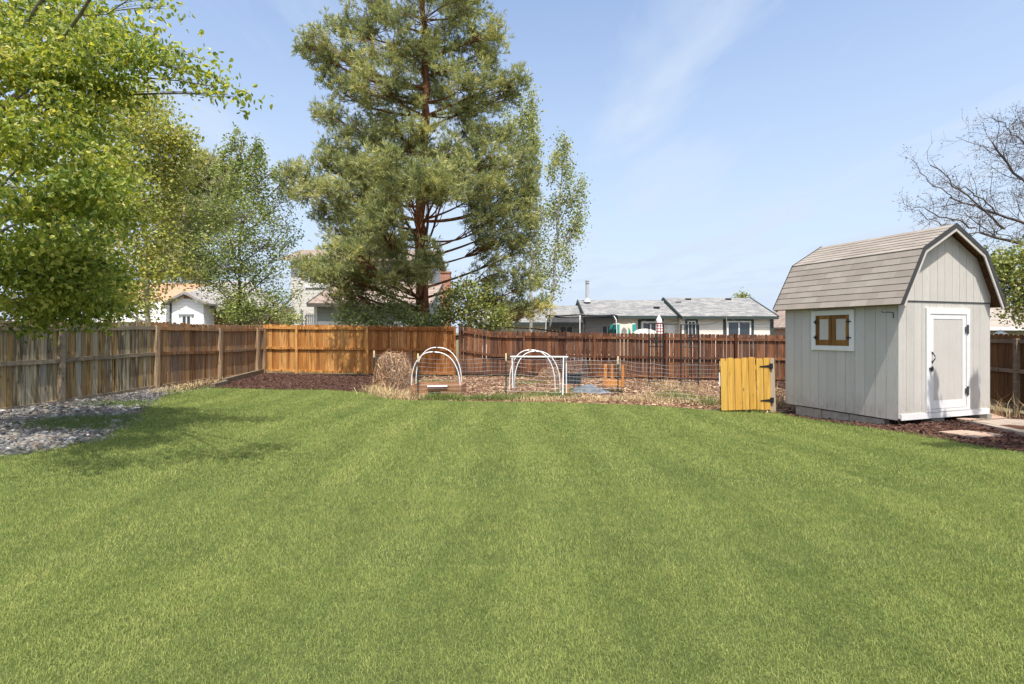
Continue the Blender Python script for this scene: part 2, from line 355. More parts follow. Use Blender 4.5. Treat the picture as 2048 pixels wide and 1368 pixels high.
def m_grass():
    t = NT('lawn grass'); a = t.attr()
    big = t.noise(t.obj((2.6, 0.42, 1)), 0.9, 6, 0.66); med = t.noise(t.obj((1, 1, 1)), 5.5, 4, 0.6)
    f = t.math('ADD', t.math('MULTIPLY', a, 0.50), t.math('ADD', t.math('MULTIPLY', big, 0.44), t.math('MULTIPLY', med, 0.50)))
    f = t.math('SUBTRACT', f, 0.22)
    col = t.ramp(f, [(0.05, (0.087, 0.14, 0.044)), (0.36, (0.215, 0.286, 0.084)), (0.58, (0.331, 0.378, 0.113)), (0.8, (0.452, 0.448, 0.163)), (1.0, (0.626, 0.529, 0.284))])
    m = t.done(col, 0.65, 0.12)
    tr = t.n('ShaderNodeBsdfTranslucent'); t.l(t.mix(1.0, col, (1.25, 1.2, 0.7), 'MULTIPLY'), tr.inputs[0])
    ms = t.n('ShaderNodeMixShader'); ms.inputs[0].default_value = 0.3
    t.l(t.b.outputs[0], ms.inputs[1]); t.l(tr.outputs[0], ms.inputs[2]); t.l(ms.outputs[0], t.out.inputs[0])
    return m
M['grass'] = m_grass()
M['weed'] = m_leaf('green weeds', [(0, (0.072, 0.12, 0.03)), (0.6, (0.16, 0.224, 0.06)), (1, (0.32, 0.352, 0.12))], 0.3)

# ------------------------------------------------------------------ ground sheets
def pip(pts, poly):
    x, y = pts[:, 0], pts[:, 1]; ins = np.zeros(len(pts), bool); n = len(poly); j = n - 1
    for i in range(n):
        xi, yi = poly[i]; xj, yj = poly[j]
        c = ((yi > y) != (yj > y)) & (x < (xj - xi) * (y - yi) / (yj - yi + 1e-12) + xi)
        ins ^= c; j = i
    return ins
def sheet(name, poly, mat, dz, step=0.45, bumpy=0.0):
    poly = np.array(poly, float)
    b = []
    for i in range(len(poly)):
        p, q = poly[i], poly[(i + 1) % len(poly)]; k = max(1, int(np.linalg.norm(q - p) / step))
        for j in range(k): b.append(p + (q - p) * j / k)
    b = np.array(b)
    x0, y0 = b.min(0); x1, y1 = b.max(0)
    gx, gy = np.meshgrid(np.arange(x0, x1, step) + 0.013, np.arange(y0, y1, step) + 0.017); g = np.stack([gx.ravel(), gy.ravel()], 1)
    g = g[pip(g, b)]
    pts = np.concatenate([b, g]); nb = len(b)
    r = delaunay_2d_cdt([Vector(p) for p in pts], [], [list(range(nb))], 1, 1e-5)
    V = np.array([(v.x, v.y) for v in r[0]]); F = [f for f in r[2]]
    Z = h(V[:, 0], V[:, 1]) + dz
    m = MB(); m.add(np.column_stack([V, Z]), [f for f in F if len(f) == 3], 0.5)
    o = m.build(name, mat, smooth=True); tag(o, kind='structure'); return o
# the one big ground sheet, to the horizon
xs = np.concatenate([-np.geomspace(3000, 40, 14), np.arange(-36, 37, 2.0), np.geomspace(40, 3000, 14)])
ys = np.concatenate([[-400, -150, -60, -20], np.arange(-8, 44, 1.5), np.geomspace(46, 4000, 16)])
gx, gy = np.meshgrid(xs, ys); nx, ny = len(xs), len(ys)
gm = MB(); ii = (np.arange(ny - 1)[:, None] * nx + np.arange(nx - 1)[None, :]).ravel()
gm.add(np.column_stack([gx.ravel(), gy.ravel(), h(gx, gy).ravel() - 0.03]), np.stack([ii, ii + 1, ii + nx + 1, ii + nx], 1), 0.5)
tag(gm.build('ground', M['dirt'], smooth=True), kind='structure')

LA = lambda Y: -10.6 + 0.065 * Y                     # left fence line
edge_px = [(0, 914), (60, 906), (110, 897), (200, 878), (245, 856), (268, 836), (305, 806), (335, 789), (420, 777), (500, 779), (560, 781), (650, 781), (740, 787), (800, 801), (940, 804), (1120, 806), (1290, 812), (1440, 823), (1560, 830), (1650, 846), (1780, 864), (1900, 884), (1990, 900), (2048, 908)]
edge = [G(*p) for p in edge_px]
lawn_poly = [(-11, -6), (-11, 3.2), (-8.5, 4.6)] + edge + [(9.2, 6.2), (12.4, 5.2), (12.4, -6)]
sheet('lawn', lawn_poly, M['turf'], 0.012)
gravel_poly = [(-10.5, 2.0), (-11, 3.2), (-8.5, 4.6)] + edge[:8]
gravel_poly = [(-10.35, 1.5)] + [(LA(1.5) + .0, 1.5)] * 0 + [(-8.4, 4.7)] + edge[:8] + [G(345, 783), (LA(14.9) + .05, 14.9), (LA(8) + .05, 8)]
sheet('gravel_bed', gravel_poly, M['gravel_bed'], 0.004)
E1, E2, E3 = G(420, 777), G(740, 787), G(745, 770)
mulch_poly = [G(345, 783)] + edge[8:13] + [(-4.0, 15.4), (-3.2, 19.75), (-9.3, 19.7), (LA(14.9) + .05, 14.9)]
sheet('mulch_bed', mulch_poly, M['mulch_bed'], 0.006)
garden_poly = edge[12:19] + [(6.1, 11.9), (8.4, 13.0), (9.4, 20.9), (8.0, 20.7), (0.5, 21.6), (-2.0, 19.9), (-3.15, 19.75), (-3.95, 15.4)]
sheet('garden_bed', garden_poly, M['garden_bed'], 0.005)
shedm_poly = edge[18:24] + [(9.2, 6.6), (11.8, 6.4), (11.95, 13), (12.3, 20), (9.6, 20.6), (8.6, 13.0), (6.2, 11.9)]
sheet('shed_mulch', shedm_poly, M['mulch_bed'], 0.007)

def sample(poly, n, bounds=None):
    poly = np.array(poly); lo, hi = poly.min(0), poly.max(0); out = []; c = 0
    while c < n:
        p = rng.uniform(lo, hi, (n * 2 + 10, 2)); p = p[pip(p, poly)]
        out.append(p); c += len(p)
        if not len(p): break
    return np.concatenate(out)[:n]

# ------------------------------------------------------------------ scatter builders (vectorised)
def blades(m, XY, Z0, hgt, wid, lean, leanang, face, rnd, seg=2):
    n = len(XY); base = np.column_stack([XY, Z0])
    sv = np.column_stack([np.cos(face), np.sin(face), np.zeros(n)]) * (wid / 2)[:, None]
    ld = np.column_stack([np.cos(leanang), np.sin(leanang), np.zeros(n)])
    tip = base + ld * (hgt * np.sin(lean))[:, None]; tip[:, 2] += hgt * np.cos(lean)
    if seg == 2:
        mid = base + ld * (hgt * 0.5 * np.sin(lean * 0.45))[:, None]; mid[:, 2] += hgt * 0.55 * np.cos(lean * 0.45)
        V = np.stack([base - sv, base + sv, mid + sv * 0.8, mid - sv * 0.8, tip], 1).reshape(-1, 3)
        i = np.arange(n) * 5
        m.add(V, np.stack([i, i + 1, i + 2, i + 3], 1), np.repeat(rnd, 5))
        m.F.setdefault(3, []).append(np.stack([i + 3, i + 2, i + 4], 1) + (m.n - n * 5))
    else:
        V = np.stack([base - sv, base + sv, tip], 1).reshape(-1, 3); i = np.arange(n) * 3
        m.add(V, np.stack([i, i + 1, i + 2], 1), np.repeat(rnd, 3))
def rand_rot(n, tilt):
    """random rotation matrices: yaw free, tilt limited"""
    yaw = rng.uniform(0, 2 * math.pi, n); ta = rng.uniform(0, 2 * math.pi, n); tl = np.abs(rng.normal(0, tilt, n))
    cy, sy = np.cos(yaw), np.sin(yaw); z = np.zeros(n); o = np.ones(n)
    Ry = np.stack([np.stack([cy, -sy, z], -1), np.stack([sy, cy, z], -1), np.stack([z, z, o], -1)], 1)
    k = np.column_stack([np.cos(ta), np.sin(ta), z]); K = np.zeros((n, 3, 3))
    K[:, 0, 2] = k[:, 1]; K[:, 1, 2] = -k[:, 0]; K[:, 2, 0] = -k[:, 1]; K[:, 2, 1] = k[:, 0]
    Rt = np.eye(3)[None] + np.sin(tl)[:, None, None] * K + (1 - np.cos(tl))[:, None, None] * (K @ K)
    return Rt @ Ry
BOXV = np.array([[-1, -1, -1], [1, -1, -1], [1, 1, -1], [-1, 1, -1], [-1, -1, 1], [1, -1, 1], [1, 1, 1], [-1, 1, 1]], float) * 0.5
BOXF = np.array(MB.BF)
def chips(m, XY, Z, L, Wd, T, tilt, rnd):
    n = len(XY); B = BOXV[None] * np.stack([L, Wd, T], 1)[:, None, :]
    B = B * rng.uniform(0.6, 1.2, (n, 8, 1))
    V = np.einsum('nij,nkj->nki', rand_rot(n, tilt), B) + np.column_stack([XY, Z])[:, None, :]
    F = (BOXF[None] + (np.arange(n) * 8)[:, None, None]).reshape(-1, 4)
    m.add(V.reshape(-1, 3), F, np.repeat(rnd, 8))
t_ = (1 + 5 ** .5) / 2
ICO = np.array([[-1, t_, 0], [1, t_, 0], [-1, -t_, 0], [1, -t_, 0], [0, -1, t_], [0, 1, t_], [0, -1, -t_], [0, 1, -t_], [t_, 0, -1], [t_, 0, 1], [-t_, 0, -1], [-t_, 0, 1]]) / math.hypot(1, t_)
ICF = np.array([[0, 11, 5], [0, 5, 1], [0, 1, 7], [0, 7, 10], [0, 10, 11], [1, 5, 9], [5, 11, 4], [11, 10, 2], [10, 7, 6], [7, 1, 8], [3, 9, 4], [3, 4, 2], [3, 2, 6], [3, 6, 8], [3, 8, 9], [4, 9, 5], [2, 4, 11], [6, 2, 10], [8, 6, 7], [9, 8, 1]])
def stones(m, XY, Z, r, rnd):
    n = len(XY); B = ICO[None] * (r[:, None] * rng.uniform(0.5, 1.25, (n, 3)) * np.array([1.15, 1, 0.62]))[:, None, :] * rng.uniform(0.85, 1.15, (n, 12, 1))
    V = np.einsum('nij,nkj->nki', rand_rot(n, 0.4), B) + np.column_stack([XY, Z])[:, None, :]
    F = (ICF[None] + (np.arange(n) * 12)[:, None, None]).reshape(-1, 3)
    m.add(V.reshape(-1, 3), F, np.repeat(rnd, 12))

# ------------------------------------------------------------------ lawn grass
def lawn():
    m = MB(); LP = np.array(lawn_poly)
    for (y0, y1, dens, wid, hg, seg) in ((1.2, 3.4, 25000, 0.0024, 0.026, 2), (3.4, 5.2, 15000, 0.0034, 0.028, 1), (5.2, 8.5, 6500, 0.0056, 0.032, 1), (8.5, 15.8, 3200, 0.0090, 0.036, 1)):
        A = 2.5 * (y1 * 1.06 + 1.0) * 1.0 * (y1 - y0); A = 2 * (y1 * 1.03 + 0.9) * (y1 - y0)
        A *= (y1 * 1.03 + 3.2) / (y1 * 1.03 + 0.9); n = int(A * dens); Y = rng.uniform(y0, y1, n); X = rng.uniform(-1, 1, n) * (y1 * 1.03 + 3.2)
        k = (np.abs(X) < Y * 1.03 + 0.7) | ((np.abs(X) < Y * 1.03 + 3.2) & (rng.random(n) < 0.5)); XY = np.column_stack([X, Y])[k]
        XY = XY[pip(XY + rng.normal(0, 0.03, XY.shape), LP)]
        X, Y = XY.T; n = len(XY)
        # thin and thick patches, mowing stripes lean the blades to and fro
        w = X + 0.10 * np.sin(Y * 0.9) + 0.05 * np.sin(Y * 2.3 + 1)
        stripe = np.tanh(3 * np.sin(w * math.pi / 0.52))
        patch = np.sin(X * 1.7 + np.sin(Y * 1.3) * 1.5) * np.sin(Y * 1.1 + np.sin(X * 0.9) * 2)
        H = hg * rng.uniform(0.45, 1.3, n) * (1 + 0.12 * patch)
        lean = np.clip(rng.normal(0.5, 0.25, n), 0.03, 1.2)
        la = np.where(stripe > 0, math.pi / 2, -math.pi / 2) + rng.normal(0, 2.1, n)
        face = rng.uniform(0, math.pi, n)
        rnd = np.clip(rng.normal(0.50, 0.20, n) + 0.07 * patch + 0.035 * stripe, 0, 1)
        dead = rng.random(n) < 0.010; rnd[dead] = 1.0
        blades(m, XY, h(X, Y) + 0.010, H, wid * rng.uniform(0.7, 1.3, n), lean, la, face, rnd, seg)
    o = m.build('grass', M['grass']); tag(o, 'mown green lawn grass covering the back yard', 'grass', kind='stuff')
lawn()

# gravel stones, grass tufts in it
g_xy = sample(gravel_poly, 30000); g_xy = g_xy[g_xy[:, 1] > 5.5]
def tuftfield(x, y): return np.exp(-(((x + 6.9) / 1.35) ** 2 + ((y - 9.0) / 0.75) ** 2)) + np.exp(-(((x + 7.6) / 1.5) ** 2 + ((y - 11.3) / 0.5) ** 2)) + 0.7 * np.exp(-(((x + 6.3) / 0.6) ** 2 + ((y - 10.4) / 1.0) ** 2))
k = rng.integers(0, 8, 500); u_ = rng.random((500, 1)); E_ = np.array(edge); g_xy = np.concatenate([g_xy, E_[k] * (1 - u_) + E_[k + 1] * u_ + rng.normal(0, .10, (500, 2))])
m = MB(); n = len(g_xy); r = rng.gamma(3, 0.0058, n) + 0.009
stones(m, g_xy, h(g_xy[:, 0], g_xy[:, 1]) + r * 0.35, r, rng.random(n))
tag(m.build('gravel', M['stone']), 'grey and tan river gravel along the weathered left fence', 'gravel', kind='stuff')
t_xy = sample(gravel_poly, 90000); t_xy = t_xy[t_xy[:, 1] > 6]
keep = rng.random(len(t_xy)) < np.clip(tuftfield(*t_xy.T) * 1.9 - 0.45, 0.0, 1); t_xy = t_xy[keep]
n = len(t_xy); m = MB()
blades(m, t_xy, h(*t_xy.T), rng.uniform(0.06, 0.15, n), rng.uniform(0.006, 0.012, n), rng.uniform(0.2, 1.0, n), rng.uniform(0, 6.28, n), rng.uniform(0, 3.14, n), rng.uniform(0.1, 0.7, n), 1)
tag(m.build('gravel_grass', M['weed']), 'patchy grass growing through the shaded gravel', 'grass', kind='stuff')
# mulch chips
SLAB_PX = [[(1868, 834), (1930, 832), (1975, 830), (2012, 842), (1930, 848)], [(1940, 849), (2014, 843), (2130, 850), (2200, 868), (2048, 873)], [(1876, 867), (1925, 864), (2012, 873), (1950, 879)]]
SLABS = [[G(*p) for p in q] for q in SLAB_PX]
m = MB()
for poly, n, sc in ((mulch_poly, 16000, 1.0), (shedm_poly, 17000, 1.0)):
    xy = sample(poly, n)
    for sl_ in SLABS: xy = xy[~pip(xy, sl_)]
    n = len(xy)
    chips(m, xy, h(*xy.T) + rng.uniform(0.008, 0.035, n), rng.uniform(0.03, 0.10, n), rng.uniform(0.012, 0.035, n), rng.uniform(0.006, 0.014, n), 0.35, rng.beta(2, 2.2, n))
tag(m.build('mulch', M['chips']), 'red brown bark mulch in the corner bed and round the shed', 'mulch', kind='stuff')
m = MB(); xy = sample(garden_poly, 15000); n = len(xy)
chips(m, xy, h(*xy.T) + rng.uniform(0.008, 0.04, n), rng.uniform(0.04, 0.14, n), rng.uniform(0.012, 0.04, n), rng.uniform(0.005, 0.014, n), 0.35, rng.random(n) ** 0.9)
tag(m.build('garden_litter', M['chips_dry']), 'dry leaves and bark litter covering the fenced garden soil', 'litter', kind='stuff')
# straw and weed strips along the wire fence and bed edges
def strip(m, pts, n, sx_, hlo, hhi, wid, leanlo=0.2, leanhi=1.1):
    pts = np.array(pts); seg = np.linalg.norm(np.diff(pts, axis=0), axis=1); c = np.concatenate([[0], np.cumsum(seg)])
    u = rng.uniform(0, c[-1], n); X = np.interp(u, c, pts[:, 0]) + rng.normal(0, sx_, n); Y = np.interp(u, c, pts[:, 1]) + rng.normal(0, sx_, n)
    cl = 0.55 + 0.45 * np.sin(u * 3.1 + np.sin(u * 7.7) * 1.7)
    blades(m, np.column_stack([X, Y]), h(X, Y), rng.uniform(hlo, hhi, n) * (0.55 + 0.6 * cl), wid * rng.uniform(0.6, 1.5, n), rng.uniform(leanlo, leanhi, n), rng.uniform(0, 6.28, n), rng.uniform(0, 3.14, n), rng.random(n), 2)
gp = lambda *a: [G(*p) for p in a]
m = MB()
strip(m, gp((745, 785), (780, 797), (830, 801)), 700, 0.16, 0.10, 0.42, 0.010, 0.5, 1.4)
strip(m, gp((750, 782), (800, 790)), 350, 0.25, 0.10, 0.35, 0.010, 0.7, 1.5)
strip(m, gp((1040, 803), (1130, 801), (1260, 801), (1440, 808)), 2100, 0.20, 0.06, 0.26, 0.010, 0.5, 1.45)
strip(m, gp((1290, 795), (1380, 802), (1440, 806)), 700, 0.30, 0.08, 0.30, 0.010)
strip(m, gp((1300, 775), (1360, 776), (1400, 782)), 450, 0.35, 0.12, 0.42, 0.010)
strip(m, gp((328, 788), (370, 774), (430, 764)), 900, 0.22, 0.06, 0.24, 0.011, 0.5, 1.4)
strip(m, gp((920, 757), (1000, 755), (1100, 757), (1250, 764)), 500, 0.8, 0.04, 0.14, 0.012, 0.9, 1.5)
strip(m, gp((1545, 806), (1560, 815)), 200, 0.12, 0.15, 0.6, 0.010)
strip(m, gp((1785, 845), (1800, 850)), 130, 0.06, 0.1, 0.3, 0.006)
strip(m, gp((1990, 835), (2040, 838)), 90, 0.25, 0.2, 0.7, 0.010)
tag(m.build('dry_grass', M['straw']), 'dry straw coloured grass along the garden edge', 'dry grass', kind='stuff')
m = MB()
strip(m, gp((850, 800), (940, 800), (1040, 800)), 2600, 0.12, 0.07, 0.24, 0.009, 0.1, 0.9)
strip(m, gp((1040, 798), (1120, 790), (1130, 797)), 1300, 0.22, 0.06, 0.22, 0.012, 0.2, 1.0)
strip(m, gp((1330, 795), (1440, 812)), 1000, 0.22, 0.10, 0.36, 0.009)
strip(m, gp((1040, 770), (1080, 763)), 250, 0.25, 0.05, 0.16, 0.016)
strip(m, gp((850, 750), (930, 751)), 700, 0.35, 0.04, 0.20, 0.02)
strip(m, gp((840, 768), (900, 770)), 400, 0.25, 0.05, 0.22, 0.02)
strip(m, gp((1440, 822), (1560, 828)), 900, 0.05, 0.05, 0.14, 0.008)
strip(m, gp((1130, 782), (1240, 785)), 350, 0.2, 0.06, 0.2, 0.012)
strip(m, gp((330, 787), (420, 775)), 500, 0.12, 0.05, 0.13, 0.010)
strip(m, gp((1000, 752), (1060, 755)), 250, 0.35, 0.05, 0.25, 0.016)
strip(m, edge[:9], 1500, 0.07, 0.03, 0.10, 0.007, 0.2, 1.2)
strip(m, edge[17:], 1500, 0.06, 0.03, 0.09, 0.006, 0.2, 1.2)
strip(m, edge[8:14], 900, 0.07, 0.03, 0.10, 0.008, 0.2, 1.2)
tag(m.build('weeds', M['weed']), 'green weeds growing at the foot of the wire garden fence', 'weeds', kind='stuff')

# ------------------------------------------------------------------ fences
def frame2(p, q, z=0):
    d = Vector((q[0] - p[0], q[1] - p[1], 0)).normalized(); b = Vector((-d.y, d.x, 0))
    Mx = Matrix((d, b, Vector((0, 0, 1)))).transposed().to_4x4(); Mx.translation = (p[0], p[1], z)
    return Mx, math.hypot(q[0] - p[0], q[1] - p[1])
def fence(name, label, posts, ztop, zbot, mats, pw=0.138, gap=0.004, ps=0.09, rails=(0.17, 0.87, 0.10), toprise=None, post_top=-0.10, group='plank fences round the yard', gradient=0.0):
    """posts: list of XY; ztop/zbot: functions of XY. rails and posts stand on the yard side"""
    base = posts[len(posts) // 2]; root = thing(name, label, 'fence', (base[0], base[1], zbot(*base)), group)
    nb = len(posts) - 1
    for i in range(nb):
        p, q = posts[i], posts[i + 1]; Mx, L = frame2(p, q); m = MB(); n = int(round(L / (pw + gap))); st = L / n
        mat = mats['picket'](i) if callable(mats['picket']) else mats['picket']
        for k in range(n):
            x = k * st; c = (p[0] + (q[0] - p[0]) * (x + st / 2) / L, p[1] + (q[1] - p[1]) * (x + st / 2) / L)
            zt = ztop(*c) + random.gauss(0, 0.011); zb = zbot(*c) + 0.02 + random.uniform(-0.01, 0.02); w = st - gap * random.uniform(0.5, 1.6); e = 0.032
            tw = random.gauss(0, 0.004); y0 = random.uniform(0, 0.004)
            Mp = Mx @ Matrix.Translation((x, y0, 0)) @ Matrix.Rotation(random.gauss(0, 0.012), 4, 'Z')
            m.prism([(0, zb), (w, zb), (w + tw, zt - e), (w - e + tw, zt), (e + tw, zt), (tw, zt - e)], Mp, 0.017)
        m.build('picket_panel', mat, root)
        rm = mats['rail'](i) if callable(mats['rail']) else mats['rail']
        for ri, r in enumerate(rails):
            m = MB(); pts = []
            for u in (0, 0.25, 0.5, 0.75, 1):
                u2 = (ps / 2 + u * (L - ps)) / L; c = (p[0] + (q[0] - p[0]) * u2, p[1] + (q[1] - p[1]) * u2)
                z = (ztop(*c) - r) if ri < 2 else (zbot(*c) + r)
                pts.append((u2 * L, z + (random.gauss(0, 0.008) if 0 < u < 1 else 0)))
            a = 0.044; rn = random.random()
            prof = [(x, z - a) for x, z in pts] + [(x, z + a) for x, z in pts[::-1]]
            m.prism(prof, Mx @ Matrix.Translation((0, -0.053, 0)), 0.050, rn)
            m.build('rail', rm, root)
    for i, p in enumerate(posts):
        a, b = (p, posts[i + 1]) if i < nb else (posts[i - 1], p); Mx, _ = frame2(a, b); Mx.translation = (p[0], p[1], 0)
        m = MB(); pm = mats['post'](i) if callable(mats['post']) else mats['post']
        Mp = Mx @ Matrix.Rotation(random.gauss(0, 0.006), 4, 'Y')
        m.box((-ps / 2, -0.003 - ps, zbot(*p) - 0.25), (ps / 2, -0.003, ztop(*p) + post_top), Mp)
        m.build('post', pm, root)
    return root
lyp = [3.0, 5.9, 8.65, 11.42, 14.23, 16.99, 19.18, 19.66]
lposts = [(LA(y), y) for y in lyp]
fence('plank_fence', 'weathered grey and brown plank fence beside the river gravel on the left', lposts,
      lambda x, y: 1.81 + 0.02 * math.sin(y), lambda x, y: -0.05 - 0.02 * math.sin(y * .7),
      dict(picket=lambda i: M['fence_grey'] if i < 4 else M['fence_brown'], rail=lambda i: M['rail_grey'] if i < 4 else M['fence_brown'], post=lambda i: M['rail_grey'] if i < 4 else M['fence_brown']), pw=0.135, gap=0.003, ps=0.10)
bposts = [(-9.30, 19.75), (-8.08, 19.75), (-5.42, 19.75), (-2.16, 19.78)]
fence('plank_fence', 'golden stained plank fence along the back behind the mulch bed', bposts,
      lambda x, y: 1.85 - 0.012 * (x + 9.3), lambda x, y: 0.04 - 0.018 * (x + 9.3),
      dict(picket=lambda i: M['fence_gold_shaded'] if i == 2 else M['fence_gold'], rail=lambda i: M['fence_gold_shaded'] if i == 2 else M['fence_gold'], post=lambda i: M['fence_gold_shaded'] if i == 3 else M['fence_gold']), gap=0.002, rails=(0.13, 0.88, 0.08), post_top=-0.02)
def rtop(x, y):
    z = 1.585 - 0.0135 * (x + 0.4)
    return z + 0.19 * max(0.0, min(1.0, (-1.05 - x) / 0.8)) ** 0.7 if x < -1.05 else z
def rbot(x, y): return -0.115 - 0.022 * (x + 1.0)
rposts = [(-1.98, 19.93)] + [((p - CX) / FPX * 20.25, 20.25) for p in (1048, 1188, 1332, 1470)] + [(11.1, 20.4), (12.66, 20.45)]
fence('plank_fence', 'dark red brown plank fence with gaps along the back of the garden', rposts, rtop, rbot,
      dict(picket=M['fence_red'], rail=M['fence_red'], post=M['fence_red']), pw=0.135, gap=0.012, rails=(0.20, 0.93, 0.12), post_top=0.03)
SX = lambda y: 11.9 + 0.097 * (y - 12.6)
sposts = [(SX(y), y) for y in (20.38, 17.7, 15.0, 12.3, 9.6, 6.9, 4.2)]
fence('plank_fence', 'dark stained plank fence on the right behind the shed', sposts, lambda x, y: 1.50 - 0.01 * (y - 12.6), lambda x, y: -0.30 - 0.005 * (y - 12.6),
      dict(picket=M['fence_side'], rail=M['timber'], post=M['timber']), gap=0.003)

# ------------------------------------------------------------------ garden shed
def shed():
    A = Vector((6.88, 9.35, 0)); an = math.atan2(0.33, 0.944)
    Ms = Matrix.Translation(A) @ Matrix.Rotation(an, 4, 'Z')
    WD, DP = 2.54, 2.43
    root = thing('garden_shed', 'greige wooden barn shed with gambrel shingle roof and white framed door', 'shed', Ms @ Vector((WD / 2, DP / 2, -0.2)))
    prof = [(-0.17, 2.05), (0.40, 3.05), (1.27, 3.53), (2.14, 3.05), (2.71, 2.05)]
    zr = lambda x: float(np.interp(x, [p[0] for p in prof], [p[1] for p in prof]))
    m = MB()
    # front: lower boards, upper gable boards set slightly proud
    xs_ = np.arange(0, WD + 0.01, 0.2032); xs_ = np.append(xs_[:-1], WD)
    for a, b in zip(xs_[:-1], xs_[1:]):
        m.box((a + .003, 0, 0.0), (b - .003, 0.016, 2.095), Ms)
        pts = [(a + .003, 2.118), (b - .003, 2.118), (b - .003, zr(b) - .10)]
        for x in (0.40, 1.27, 2.14):
            if a < x < b: pts.append((x, zr(x) - .10))
        pts = pts[:3] + sorted(pts[3:], reverse=True) + [(a + .003, zr(a) - .10)]
        m.prism(pts, Ms @ Matrix.Translation((0, -0.010, 0)), 0.022)
    ys_ = np.append(np.arange(0.017, DP - 0.1, 0.2), DP)
    for a, b in zip(ys_[:-1], ys_[1:]):
        for x0 in (0, WD - 0.016):
            m.box((x0, a + .003, -0.03), (x0 + .016, b - .003, 2.22), Ms)
    m.box((0, DP + .002, -0.03), (WD, DP + 0.018, 2.3), Ms)
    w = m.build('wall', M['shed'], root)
    m = MB(); m.box((0.011, 0.012, -0.02), (WD - 0.011, DP - 0.005, 2.2), Ms, 0.2)
    m.prism([(0.05, 2.2), (WD - .05, 2.2), (2.14, 2.9), (1.27, 3.38), (0.4, 2.9)], Ms @ Matrix.Translation((0, 0.016, 0)), DP - 0.03, 0.2)
    m.build('wall_backing', m_plain('shed groove', (0.10, 0.092, 0.08), 0.9), root)
    # flashing strip, base board, corner
    m = MB(); m.box((0.0, -0.012, 2.098), (WD, 0.0, 2.115), Ms); m.build('flashing_strip', M['grey_metal'], root)
    m = MB(); m.box((0.05, -0.024, -0.03), (WD - .06, -0.001, 0.075), Ms); m.build('base_board', M['white_paint'], root)
    # roof deck and shingles
    m = MB(); sh = MB()
    for i in range(4):
        (x0, z0), (x1, z1) = prof[i], prof[i + 1]
        d = Vector((x1 - x0, 0, z1 - z0)); L = d.length; d.normalize(); nrm = Vector((-d.z, 0, d.x))
        Md = Matrix((d, Vector((0, 1, 0)), nrm)).transposed().to_4x4(); Md.translation = (x0, 0, z0)
        low_first = i < 2
        m.box((0 if i != 2 else 0, -0.15, -0.055), (L, 2.60, -0.014), Ms @ Md)
        nrow = int(round(L / 0.142)); rw = L / nrow
        for r in range(nrow):
            lo, hi = (r * rw, (r + 1) * rw) if low_first else (L - r * rw, L - (r + 1) * rw)
            y = -0.165 - (0.5 * 0.32 if r % 2 else 0) ; 
            while y < 2.61:
                a, b = max(y, -0.165), min(y + 0.318, 2.615)
                if b - a > 0.02:
                    s_ = 1 if low_first else -1
                    t0 = 0.009 + random.uniform(-.001, .002); lo2 = lo - s_ * 0.018
                    V = [(lo2, a, -.012), (hi, a, -.014), (hi, b, -.014), (lo2, b, -.012), (lo2, a, t0), (hi, a, .0), (hi, b, .0), (lo2, b, t0)]
                    if not low_first: V = [V[k] for k in (3, 2, 1, 0, 7, 6, 5, 4)]
                    MM = Ms @ Md
                    V = [tuple(MM @ Vector(v)) for v in V]
                    sh.add(V, MB.BF, random.random())
                y += 0.3195
    rf = m.build('roof', M['fence_side'], root); 
    c = MB()
    for s_ in (-1, 1):
        pass
    sh.build('shingles', M['shingle'], rf)
    # barge boards front and back, thin black drip edge above
    for yy in (-0.172, 2.60):
        b = MB(); dk = MB()
        for i in range(4):
            (x0, z0), (x1, z1) = prof[i], prof[i + 1]
            d = Vector((x1 - x0, 0, z1 - z0)); L = d.length; d.normalize(); nn = Vector((-d.z, 0, d.x))
            def off(k, t):  # offset profile point k by t along the bisector normal
                out = []
                for j in (k - 1, k):
                    if 0 <= j < 4:
                        e = Vector((prof[j + 1][0] - prof[j][0], 0, prof[j + 1][1] - prof[j][1])).normalized(); out.append(Vector((-e.z, 0, e.x)))
                v = sum(out, Vector()) / len(out); v = v / v.length_squared
                return (prof[k][0] + v.x * t, prof[k][1] + v.z * t)
            q = [off(i, -0.016), off(i + 1, -0.016), off(i + 1, -0.115), off(i, -0.115)]
            b.prism(q, Ms @ Matrix.Translation((0, yy, 0)), 0.02)
            q = [off(i, 0.018), off(i + 1, 0.018), off(i + 1, -0.062), off(i, -0.062)]
            dk.prism(q, Ms @ Matrix.Translation((0, yy - 0.008 if yy < 0 else yy + .021, 0)), 0.007)
        b.build('barge_board', M['shed'], root); dk.build('drip_edge', m_plain('drip edge metal', (0.05, 0.047, 0.045), 0.5), root)
    # door
    D = MB()
    D.box((0.695, -0.030, 0.083), (0.795, 0.0, 1.99), Ms); D.box((1.80, -0.030, 0.083), (1.90, 0.0, 1.99), Ms); D.box((0.795, -0.029, 1.88), (1.80, 0.0, 1.99), Ms); D.box((0.795, -0.029, 0.083), (1.80, 0, 0.13), Ms)
    D.build('door_frame', M['white_paint'], root)
    D = MB(); D.box((0.893, -0.016, 0.295), (1.687, -0.001, 1.785), Ms)
    door = D.build('door', M['shed'], root)
    D = MB(); D.box((0.803, -0.022, 0.14), (0.89, -0.001, 1.872), Ms); D.box((1.69, -0.022, 0.14), (1.792, -0.001, 1.872), Ms); D.box((0.891, -0.021, 1.788), (1.689, -0.001, 1.872), Ms); D.box((0.891, -0.021, 0.14), (1.689, -0.001, 0.292), Ms)
    D.build('door_stile', M['white_paint'], door)
    hd = MB(); hp = [(0.855, -0.022 - 0.05 * math.sin(t * math.pi), 1.0 + 0.17 * t) for t in np.linspace(0, 1, 9)]
